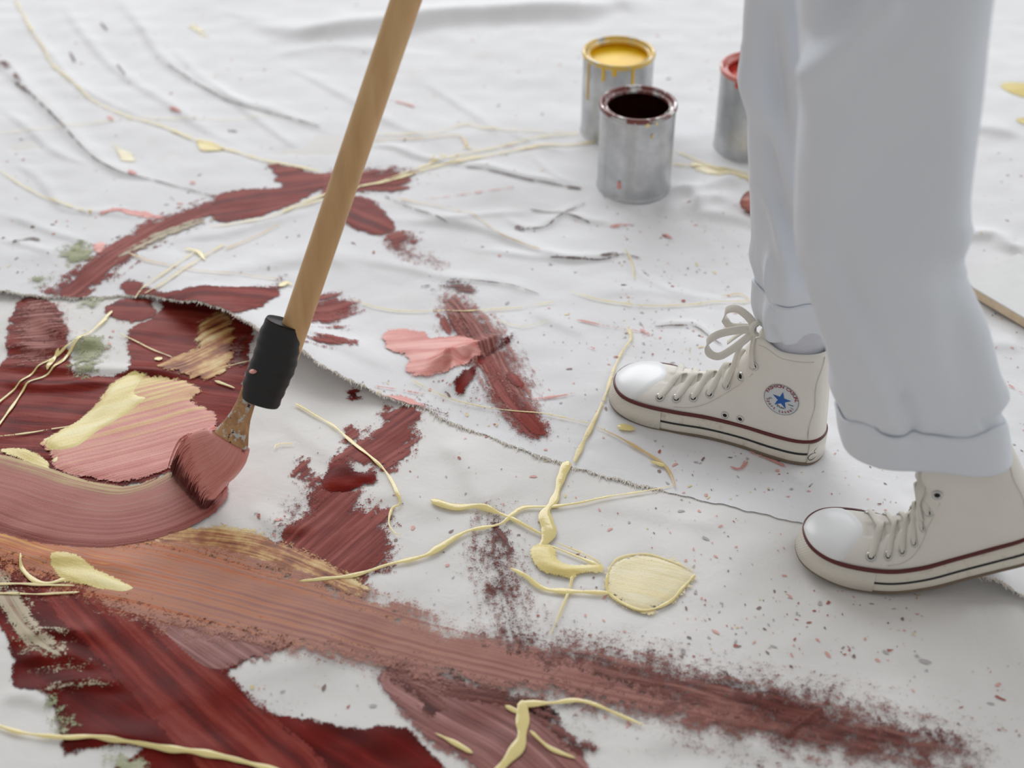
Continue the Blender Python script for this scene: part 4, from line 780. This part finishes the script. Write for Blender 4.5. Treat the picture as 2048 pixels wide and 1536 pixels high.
def sneaker(par, left, bend, label, badge):
    sh = Shoe(par, left, bend); L = sh.L
    # upper
    ph = np.r_[np.linspace(0, .2, 22), np.linspace(.2, 1, 64)[1:]]; q = np.r_[np.linspace(0, .7, 20), np.linspace(.7, 1, 14)[1:]]
    Pa = np.concatenate([sh.S(ph[:, None], 1, q[None]), sh.S(ph[:, None], -1, q[None])[:, ::-1][:, 1:]], 1)
    up = grid_mesh('sneaker', sh.D(Pa), M_CANV, PERSON); up['label'] = label
    # sole: closed outline rings
    n = 70; po = np.r_[np.linspace(0, 1, n), np.linspace(1, 0, n)[1:-1]]; sd = np.r_[np.ones(n), -np.ones(n - 2)]
    def ring(off, zf):
        x = sh.xphi(po); y = np.where(sd > 0, sh.half(po, 1), sh.half(po, -1)); c = np.stack([x, y], -1); t = np.roll(c, -1, 0) - np.roll(c, 1, 0); nn = np.stack([t[:, 1], -t[:, 0]], -1); nn /= np.linalg.norm(nn, axis=1)[:, None] + 1e-9
        mid = np.array([L / 2, 0]); nn *= np.sign(np.sum(nn * (c - mid), 1))[:, None]
        c = c + nn * off; zz_ = zf(x / L); return np.stack([c[:, 0] - .21 * zz_ * smooth(.84, 1, x / L), c[:, 1], zz_], -1)
    Z = lambda f, o=0: (lambda xr: sh.zs(xr) * f + o)
    grid_mesh('sole', sh.D([ring(-.004, Z(0, .0004)), ring(-.001, Z(0, .0006)), ring(0, Z(0, .003)), ring(.0006, Z(.3)), ring(.0006, Z(.7)), ring(0, Z(.97)), ring(-.002, Z(1)), ring(-.006, Z(1))]), M_SOLE, up, wrap_v=True, cap=True)
    grid_mesh('outsole', sh.D([ring(-.02, Z(0, -.0016)), ring(-.001, Z(0, -.0016)), ring(.0008, Z(0, -.0006)), ring(.0010, Z(0, .0022)), ring(-.002, Z(0, .0026))]), M_DIRT, up, wrap_v=True, cap=True)
    grid_mesh('red_stripe', sh.D([ring(-.0015, Z(1, -.0012)), ring(.0009, Z(1, -.0012)), ring(.0014, Z(1, .0002)), ring(.0010, Z(1, .0018)), ring(-.0015, Z(1, .0024))]), M_STR, up, wrap_v=True)
    def band(name, x0, x1, f0, f1, off, mat, sides, thick=.0005):
        for s_ in sides:
            p_ = np.linspace(sh.phix(x0 * L), sh.phix(x1 * L), 50); x = sh.xphi(p_); y = sh.half(p_, s_); g_ = np.gradient(np.stack([x, y], -1), axis=0); nn = np.stack([-g_[:, 1], g_[:, 0]], -1) * s_ * np.sign(x1 - x0); nn /= np.linalg.norm(nn, axis=1)[:, None]
            rows = []; us = []
            for f, o in ((f0, off - .001), (f0, off), ((f0 + f1) / 2, off + .0002), (f1, off), (f1, off - .001)):
                zq = sh.zs(x / L) * f + .0006; rows.append(np.stack([x + nn[:, 0] * o - .21 * zq * smooth(.84, 1, x / L), y + nn[:, 1] * o, zq], -1))
            arc = np.r_[0, np.cumsum(np.hypot(*np.diff(np.stack([x, y], -1), axis=0).T))]
            grid_mesh(name, sh.D(rows), mat, up, attrs=dict(u=np.tile(arc, 5), v=np.concatenate([r[:, 2] for r in rows])))
    band('black_stripe', .045, .70, .42, .50, .0013, M_BLK, (1, -1)); band('toe_bumper', .70, 1.0, .06, .93, .0016, M_BUMP, (1, -1)); band('heel_label', .0, .042, .08, .92, .0016, M_RUB, (1, -1))
    # toe cap over the upper
    rows = []
    for sd_ in (1, -1):
        for qq in (np.linspace(.02, 1, 20) if sd_ > 0 else np.linspace(1, .02, 20)[1:]):
            xb = .845 - .10 * qq ** 1.2; t = np.linspace(0, 1, 22); p_ = sh.phix(xb * L) + (1 - sh.phix(xb * L)) * t; P0 = sh.S(p_, sd_, np.full(22, qq)); e = .003
            du = sh.S(np.minimum(p_ + e, 1), sd_, np.full(22, qq)) - sh.S(p_ - e, sd_, np.full(22, qq)); dv = sh.S(p_, sd_, np.full(22, min(qq + e, 1))) - sh.S(p_, sd_, np.full(22, qq - e)); nn = np.cross(du, dv) * -sd_; nn /= np.linalg.norm(nn, axis=1)[:, None] + 1e-12
            nn = np.where((nn[:, 2] < -.2)[:, None], -nn, nn)
            th = .0016 * smooth(0, .06, t); rows.append(P0 + nn * (th - .0002)[:, None])
    grid_mesh('toe_cap', sh.D(rows), M_CAP, up)
    # heel seam, collar stitching
    for s_ in (1, -1):
        pts = [sh.on(.013 + .0012 * math.sin(k * .9), z, s_, .0002)[0] for k, z in enumerate(np.linspace(.036, .142, 14))]; tube('heel_seam', sh.D(pts), .0008, M_LINER, up, 6)
        pts = [sh.on(x, float(sh.zt(x / L)) - .006, s_, .0002)[0] for x in np.linspace(.02, .32 * L, 16)]; tube('collar_seam', sh.D(pts), .00045, M_LINER, up, 6)
    # eyelets
    xs = [.725, .652, .58, .512, .445, .385, .328]; zz = [.0385, .0415, .0465, .0555, .0720, .0900, .1130]
    eye = {}
    def eyelet(x, z, s_, r=.0050, nm='eyelet'):
        c_, n_ = sh.on(x, z, s_, .0006); a1 = nrm(np.cross(n_, [0, 0, 1])); a2 = np.cross(n_, a1); a = np.linspace(0, 2*math.pi, 20, endpoint=False); prof = [(r * .52, -.0006), (r * .55, .0006), (r * .75, .0012), (r, .0008), (r * 1.05, -.0004)]
        P = [[c_ + n_ * h + (math.cos(t) * a1 + math.sin(t) * a2) * rr for t in a] for rr, h in prof]; e_ = grid_mesh(nm, sh.D(P), M_STEEL, up, wrap_v=True)
        H_ = [c_ + n_ * .0003 + (math.cos(t) * a1 + math.sin(t) * a2) * r * .58 for t in a]; mesh_obj('eyelet_hole', sh.D(H_), [list(range(20))], M_HOLE, up, shade=False); return c_, n_
    for s_ in (1, -1):
        for i in range(7): eye[i, s_] = eyelet(xs[i] * L, zz[i], s_)
    med = -1 if left else 1
    for x, z in ((.425, .0375), (.355, .0385)): eyelet(x * L, z, med, .0040, 'vent_eyelet')
    # eyestay seam
    for s_ in (1, -1):
        pts = [sh.on(x * L, max(z - .010, .034), s_, .0003)[0] for x, z in zip(xs[1:], zz[1:])]; tube('eyestay_seam', sh.D(crom(pts, 5)), .0004, M_LINER, up, 6)
    # laces, criss-cross over the tongue
    for i in range(6 if not badge else 5):
        for s_ in (1, -1):
            a_, na = eye[i, s_]; b_, nb = eye[min(i + 1, 6), -s_]; xt = (xs[i] * .55 + xs[i + 1] * .45) * L; tp = sh.S(sh.phix(xt), 1, 1.0); lift = .0036 + (.0016 if s_ > 0 else 0)
            m1 = (a_ * .45 + tp * .55); m1 = m1 + nrm(na + [0, 0, .8]) * .0045; m2 = b_ * .45 + tp * .55; m2 = m2 + nrm(nb + [0, 0, .8]) * .0030
            ribbon(sh, [a_ - na * .001, a_ + na * .0022, m1, tp + np.array([0, 0, lift + .0025]), m2, b_ - nb * .002], [na, na, nrm(na + [0, 0, 1.]), np.array([.2, 0, 1.]), nrm(nb + [0, 0, 1.]), nb], .0074, .0013, M_LACE, up, 'lace', .011)
    # tongue
    tg_ = []
    for t in np.linspace(0, 1, 10):
        x = (.40 - .10 * t) * L; zc = .118 + .050 * t; row = []
        for a in np.linspace(-1, 1, 13): row.append((x - .010 * a * a, a * (.016 + .006 * t), zc - .004 * a * a))
        tg_.append(row)
    for t in np.linspace(1, 0, 6):
        x = (.40 - .10 * t) * L - .003; zc = .118 + .050 * t; tg_.append([(x - .010 * a * a, a * (.016 + .006 * t), zc - .004 * a * a) for a in np.linspace(-1, 1, 13)])
    grid_mesh('tongue', sh.D(tg_), M_CANV, up)
    if badge:
        # bow tied at the top, its loops falling forward
        K = np.array([.352 * L, .012, .1545])
        Y_ = np.array([0, 1., 0]); o3 = lambda lst: [K + np.array(p) for p in lst]
        ribbon(sh, o3([(0, 0, 0), (.012, -.002, .010), (.026, -.006, .0125), (.038, -.010, .004), (.0385, -.010, -.008), (.030, -.006, -.012), (.016, -.002, -.006), (0, 0, 0)]), [np.array(v) for v in ((.2, .3, 1.), (-.2, .5, 1.), (.3, .5, 1.), (1., .5, .3), (.8, .5, -.8), (-.2, .5, -1), (-.3, .5, -1), (0, .5, -1.))], .0088, .0013, M_LACE, up, 'lace_bow_loop', wax=(.12, -.55, .83))
        ribbon(sh, o3([(0, .002, -.001), (.018, .010, -.003), (.036, .017, -.010), (.046, .020, -.022), (.043, .021, -.034), (.032, .020, -.036), (.020, .016, -.026), (.006, .008, -.010), (0, .002, -.002)]), [np.array(v) for v in ((0, .5, 1.), (.1, .6, 1.), (.5, .6, .8), (1, .6, .1), (.7, .6, -.7), (-.2, .7, -1), (-.6, .7, -.6), (-.6, .7, -.6), (-.3, .5, -1.))], .0088, .0013, M_LACE, up, 'lace_bow_loop', wax=(.12, -.55, .83))
        ribbon(sh, o3([(-.001, -.005, .004), (.002, .001, .0055), (.0035, .006, .001), (.001, .007, -.005), (-.002, .002, -.006)]), [np.array(v) for v in ((-.3, -.4, 1), (.2, .3, 1.), (.6, 1., .2), (.2, .8, -.7), (-.2, 0, -1.))], .0075, .003, M_LACE, up, 'lace_knot')
        e6, n6 = eye[6, 1]; ribbon(sh, [K + [0, .004, -.001], (K + e6) / 2 + [.002, .006, -.002], e6 + n6 * .002, e6 - n6 * .001], [np.array([.5, .8, .5]), np.array([.5, 1., .3]), n6, n6], .0055, .0012, M_LACE, up, 'lace')
        e4, n4 = eye[4, 1]; ribbon(sh, [K + [.002, .004, -.003], K + [.012, .012, -.022], (K + e4) / 2 + [.004, .012, -.006], e4 + n4 * .0025, e4 - n4 * .001], [np.array([.8, .8, .5]), np.array([.8, .8, .5]), np.array([.6, 1., .4]), n4, n4], .0078, .0012, M_LACE, up, 'lace')
        ribbon(sh, [K + [.001, -.003, -.002], K + [.016, -.004, -.014], K + [.03, .0, -.030]], [np.array([.8, .3, .8])] * 3, .0078, .0012, M_LACE, up, 'lace_tail')
        # printed round badge on the inner ankle
        bx, bz = badge; R = .0200
        gu = np.linspace(-R * 1.06, R * 1.06, 17); GP = np.array([[np.r_[sh.on(bx - a, bz + b, 1, 0)] for b in gu] for a in gu])
        def put(uv, off):
            uv = np.asarray(uv, float); f = np.clip((uv + R * 1.06) / (gu[1] - gu[0]), 0, 15.999); i = f.astype(int); t = f - i; a_, b_ = t[:, :1], t[:, 1:]
            g_ = GP[i[:, 0], i[:, 1]] * (1-a_) * (1-b_) + GP[i[:, 0]+1, i[:, 1]] * a_ * (1-b_) + GP[i[:, 0], i[:, 1]+1] * (1-a_) * b_ + GP[i[:, 0]+1, i[:, 1]+1] * a_ * b_
            return g_[:, :3] + g_[:, 3:] * off
        uv = [(0, 0)]; F_ = []; nr, na_ = 5, 48
        for r in range(1, nr + 1):
            for a in range(na_): uv.append((R * r / nr * math.cos(2*math.pi*a/na_), R * r / nr * math.sin(2*math.pi*a/na_)))
        for a in range(na_): F_.append([0, 1 + a, 1 + (a + 1) % na_])
        for r in range(nr - 1):
            for a in range(na_): F_.append([1 + r*na_ + a, 1 + (r+1)*na_ + a, 1 + (r+1)*na_ + (a+1) % na_, 1 + r*na_ + (a+1) % na_])
        d_ = mesh_obj('badge', sh.D(put(uv, .0006)), F_, M_DISC, up); d_['label'] = 'round ankle badge with blue star'
        uv, F_ = [], []
        for a in range(64):
            a0 = 2*math.pi*a/64; b = len(uv)
            for rr, aa in ((.955, 0), (.985, 0), (.985, .055), (.955, .055)): uv.append((R * rr * math.cos(a0 + aa), R * rr * math.sin(a0 + aa)))
            F_.append([b, b+1, b+2, b+3])
        mesh_obj('badge_dotted_ring', sh.D(put(uv, .0009)), F_, M_BLK, up, shade=False)
        uv = [(0.0004, -.0002)]; F_ = []
        for k in range(10):
            r = R * (.56 if k % 2 == 0 else .215); a = math.pi/2 + 2*math.pi*k/10 - .05; uv.append((.0004 + r * math.cos(a), -.0002 + r * math.sin(a)))
        for k in range(10): F_.append([0, 1 + k, 1 + (k+1) % 10])
        mesh_obj('badge_star', sh.D(put(uv, .0010)), F_, M_BLUE, up, shade=False)
        def arc_text(txt, rad, a0, a1, size, low, mat, nm):
            VV, FF = [], []; n_ = len(txt)
            for i, ch in enumerate(txt):
                if ch == ' ': continue
                v2, f2 = text_mesh(ch, size, .00008); a = a0 + (a1 - a0) * i / (n_ - 1); b = len(VV)
                for x, y in v2:
                    if low: rr = rad - y; aa = a + x / rad          # lower arc, letters upright
                    else: rr = rad + y; aa = a - x / rad
                    VV.append((rr * math.cos(aa), rr * math.sin(aa)))
                FF += [[b + k for k in f] for f in f2]
            mesh_obj(nm, sh.D(put(VV, .0010)), FF, mat, up, shade=False)
        arc_text('FASHION CASUAL', R * .73, math.radians(160), math.radians(14), .0054, False, M_RTXT, 'badge_lettering')
        arc_text('Sport casual', R * .90, math.radians(196), math.radians(332), .0054, True, M_RTXT, 'badge_lettering')
        for tx, cx_, cz_, sz in (('ALL', -.0118, -.0032, .0026),):
            v2, f2 = text_mesh(tx, sz); mesh_obj('badge_lettering', sh.D(put([(x + cx_, y + cz_) for x, y in v2], .0010)), f2, M_BLK, up, shade=False)
        t = np.linspace(0, 1, 60); sg = np.stack([-.0042 + .0092 * t + .0011 * np.sin(t * 26), -.0092 + .0014 * np.sin(t * 34 + .6) * (1 - .5 * t) - .0012 * t], -1)
        tube('badge_signature', sh.D(put(sg, .0010)), .00016, M_BLK, up, 5)
        sg = np.stack([.0085 + .0060 * t, -.0030 + .0006 * np.sin(t * 30)], -1); tube('badge_signature', sh.D(put(sg, .0010)), .00016, M_BLK, up, 5)
        # looped mark on the heel label
        t = np.linspace(0, 2*math.pi, 40); lp = []
        for cx_, cz_, rx, rz in ((.0062, .0120, .0034, .0046), (.0030, .0200, .0020, .0036)):
            ptl = []
            for a in t:
                x = cx_ + rx * math.cos(a); z = cz_ + rz * math.sin(a) + .3 * rx * math.cos(a) * -1; p_ = sh.phix(max(x, .0004) ); ptl.append((sh.xphi(p_) - .0004, float(sh.half(p_, 1)) + .0022, z))
            tube('heel_label_mark', sh.D(ptl), .00035, M_BLK, up, 6)
    else:
        ribbon(sh, [sh.S(sh.phix(.36 * L), 1, .9) + [0, 0, .004], sh.on(.37 * L, .118, 1, .004)[0], sh.on(.41 * L, .098, 1, .004)[0], sh.on(.43 * L, .080, 1, .003)[0]], [np.array([.3, 1., .5])] * 4, .0085, .0012, M_LACE, up, 'lace_tail')
    return sh, up
SH1, S1 = sneaker((.3465, 1.2056, 2.6598, .2545), False, None, 'front sneaker, flat on the cloth, with a round star badge', (.0475, .0820))
SH2, S2 = sneaker((.5455, 1.0075, 2.9710, .2568), True, (.69, .448, .0725), 'rear sneaker with its heel lifted off the cloth', None)

# socks
def sock(sh, top, name='sock'):
    rows = []; base = [sh.D(np.array([[.051 + .0345 * math.cos(a), .0205 * math.sin(a), z] for a in np.linspace(0, 2*math.pi, 40, endpoint=False)])) for z in (.118, .128, .145, .165)]
    c = base[-1].mean(0)
    for t in np.linspace(.15, 1, 10): base.append(base[3] * 1.0 + (np.asarray(top) - c) * t + np.array([0, 0, .0005 * math.sin(t * 60)]))
    return grid_mesh(name, base, M_SOCK, PERSON, wrap_v=True)
# ------------------------------------------------------------------ trousers
M_TR = NT('white_cotton_trousers'); v_ = M_TR.obj(); M_TR = M_TR.set(color=M_TR.mix(M_TR.noise(v_, 9, 3), lin((220, 225, 232)), lin((228, 232, 238))), rough=.9, spec=.15, normal=M_TR.bump(M_TR.noise(v_, 18, 4, .55, .5), .22, .010, M_TR.bump(M_TR.noise(v_, 800, 2), .12, .0005)))
def px_of(P):
    d = P[..., 1] * CP - (P[..., 2] - CAM_H) * SP; u = P[..., 1] * SP + (P[..., 2] - CAM_H) * CP; return 1024 + FPX * P[..., 0] / d, 768 - FPX * u / d
def trouser_leg(rows, Y, flat, ridges, seed, cuff_top, cuff_grow, shift=None, lab=None):
    r = np.array(rows, float); cl, cr = V(r[:, 1], r[:, 0], Y), V(r[:, 2], r[:, 0], Y); zc = (cl[:, 2] + cr[:, 2]) / 2; cx = (cl[:, 0] + cr[:, 0]) / 2; ha = (cr[:, 0] - cl[:, 0]) / 2
    nz, na = 170, 160; z = np.linspace(zc[0], zc[-1], nz); X0 = cub(zc, cx, z); Ha = cub(zc, ha, z); a = np.linspace(0, 2*math.pi, na, endpoint=False)
    fl_ = np.interp(z, [zc[0], zc[0] + .12, zc[0] + .35, zc[-1]], flat); yo = np.interp(z, *(shift or ([0, 1], [0, 0])))
    e = 2.25; cs = np.sign(np.cos(a)) * np.abs(np.cos(a)) ** (2/e); sn = np.sign(np.sin(a)) * np.abs(np.sin(a)) ** (2/e)
    nrmv = np.stack([np.cos(a), np.sin(a), 0*a], -1)
    P = np.stack([X0[:, None] + Ha[:, None] * cs, Y + yo[:, None] + (Ha * fl_)[:, None] * sn, np.broadcast_to(z[:, None], (nz, na))], -1)
    rg = np.random.default_rng(seed); disp = np.zeros((nz, na))
    for k in range(7):
        f = rg.integers(2, 6); disp += rg.uniform(.0008, .0026) * np.sin(f * a[None] + rg.uniform(-30, 30) * z[:, None] + rg.uniform(0, 6.3))
    px, py = px_of(P); front = smooth(.35, -.15, np.sin(a))[None]
    for pl, amp, w in ridges:
        d, s_, sd_, Lg = polyline_dist(px, py, crom(np.array(pl, float), 4)); fade = smooth(0, .18, s_ / Lg) * smooth(1, .82, s_ / Lg); disp += amp * np.exp(-(d / w) ** 2) * front * (.25 + .75 * fade)
    zct = zc[0] + cuff_top
    disp += .006 * np.exp(-((z - zct - .022) / .02) ** 2)[:, None] * (1 + .4 * np.sin(3 * a + 1))[None]      # fabric bellies out over the turn-up
    P = P + nrmv[None] * disp[..., None]
    leg = grid_mesh('trouser_leg', P[2:], M_TR, PERSON, wrap_v=True)
    # turn-up: a folded band outside the leg
    m = z <= zct; base = P[m]; k = len(base); cen = np.stack([X0[m], Y + yo[m], z[m]], -1)[:, None]; wave = (.0012 * np.sin(3 * a + seed) + .001 * np.sin(7 * a))[None, :, None] * np.array([0, 0, 1.])
    def grow(B, g_): 
        dv = B - cen[:len(B)]; return B + nrmv[None] * g_
    cf = [cen[:1, 0] * .04 + base[0] * .96 + [0, 0, .006]]; out = grow(base, cuff_grow)
    bulge = .0016 * np.sin(np.linspace(0, 1, k) * math.pi); out = out + nrmv[None] * bulge[:, None, None] + wave * np.linspace(.3, 2.5, k)[:, None, None]
    rowsP = [base[0] - nrmv * .003 + [0, 0, .004], base[0] - nrmv * .0005 - [0, 0, .0006], *out, out[-1] - nrmv * .0016 + [0, 0, .0012], base[-1] + nrmv * (cuff_grow - .0042) - [0, 0, .003], base[-2] + nrmv * .0002 - [0, 0, .012]]
    cuff = grid_mesh('trouser_cuff', rowsP, M_TR, PERSON, wrap_v=True)
    if lab: leg['label'], cuff['label'] = lab
    return leg
near_rows = [(902,1706,2010),(875,1700,2002),(838,1692,1992),(780,1676,1982),(700,1656,1968),(640,1640,1956),(590,1628,1940),(540,1618,1921),(505,1611,1918),(450,1605,1940),(400,1602,1944),(300,1598,1952),(200,1598,1960),(100,1598,1968),(0,1596,1982),(-120,1590,2005),(-300,1580,2030),(-470,1575,2050)]
far_rows = [(658,1524,1680),(620,1517,1690),(560,1518,1708),(500,1508,1722),(430,1503,1730),(300,1500,1735),(200,1498,1735),(100,1488,1735),(0,1482,1740),(-150,1478,1765),(-330,1475,1800),(-440,1470,1830)]
trouser_leg(near_rows, 1.02, [.46, .62, .82, .9], [([(1620,430),(1670,580),(1725,700),(1775,800),(1800,880)], .007, 24), ([(1655,480),(1710,610),(1765,720),(1815,820)], -.004, 22), ([(1800,780),(1822,840),(1830,890)], -.007, 14), ([(1600,170),(1680,105),(1800,-30)], .015, 36),
    ([(1600,90),(1660,40),(1720,-30)], -.012, 34), ([(1945,440),(1930,500),(1935,560)], .004, 25), ([(1690,260),(1650,420),(1640,560)], .004, 30), ([(1980,600),(2000,720),(2005,800)], .004, 22), ([(1690,800),(1720,840),(1760,870)], -.005, 14), ([(1950,850),(1980,830),(2005,800)], -.005, 14), ([(1870,560),(1890,700),(1900,830)], .003, 40)], 3, .050, .0035, ([.1, .4, .9], [0, .0, .02]), ('near trouser leg', 'near rolled trouser cuff'))
trouser_leg(far_rows, 1.235, [.62, .72, .85, .9], [([(1490,100),(1520,200),(1560,310),(1600,410),(1630,500)], .009, 18), ([(1505,230),(1545,330),(1590,440),(1620,540)], -.005, 14), ([(1510,360),(1550,440),(1575,520),(1585,600)], .007, 13), ([(1545,380),(1585,470),(1610,560)], -.005, 10), ([(1565,0),(1580,120),(1600,260)], .008, 24), ([(1535,0),(1540,120),(1560,240)], -.006, 22),
    ([(1530,560),(1540,600),(1560,625)], -.008, 9), ([(1550,640),(1556,670),(1570,690)], -.007, 8), ([(1540,500),(1545,560),(1555,610)], .006, 10)], 8, .056, .0035, ([.1, .4, .9], [0, .0, -.06]), ('far trouser leg', 'far rolled trouser cuff'))
sock(SH1, V(1600, 600, 1.235) + np.array([.004, 0, .02])); sock(SH2, V(1850, 830, 1.02) + np.array([0, 0, .03]))
# seat of the trousers joins both legs above the picture
def seat():
    rows = []; a = np.linspace(0, 2*math.pi, 72, endpoint=False)
    for z, hx_, hy_, cx_ in ((.70, .08, .12, .345), (.74, .12, .155, .345), (.80, .14, .17, .345), (.86, .14, .165, .345), (.95, .125, .15, .345), (1.0, .118, .14, .345), (1.0, .112, .134, .345)):
        rows.append(np.stack([cx_ + hx_ * np.cos(a), 1.115 + hy_ * np.sin(a), np.full(72, z)], -1))
    grid_mesh('trouser_seat', rows, M_TR, PERSON, wrap_v=True, cap=True)
seat()
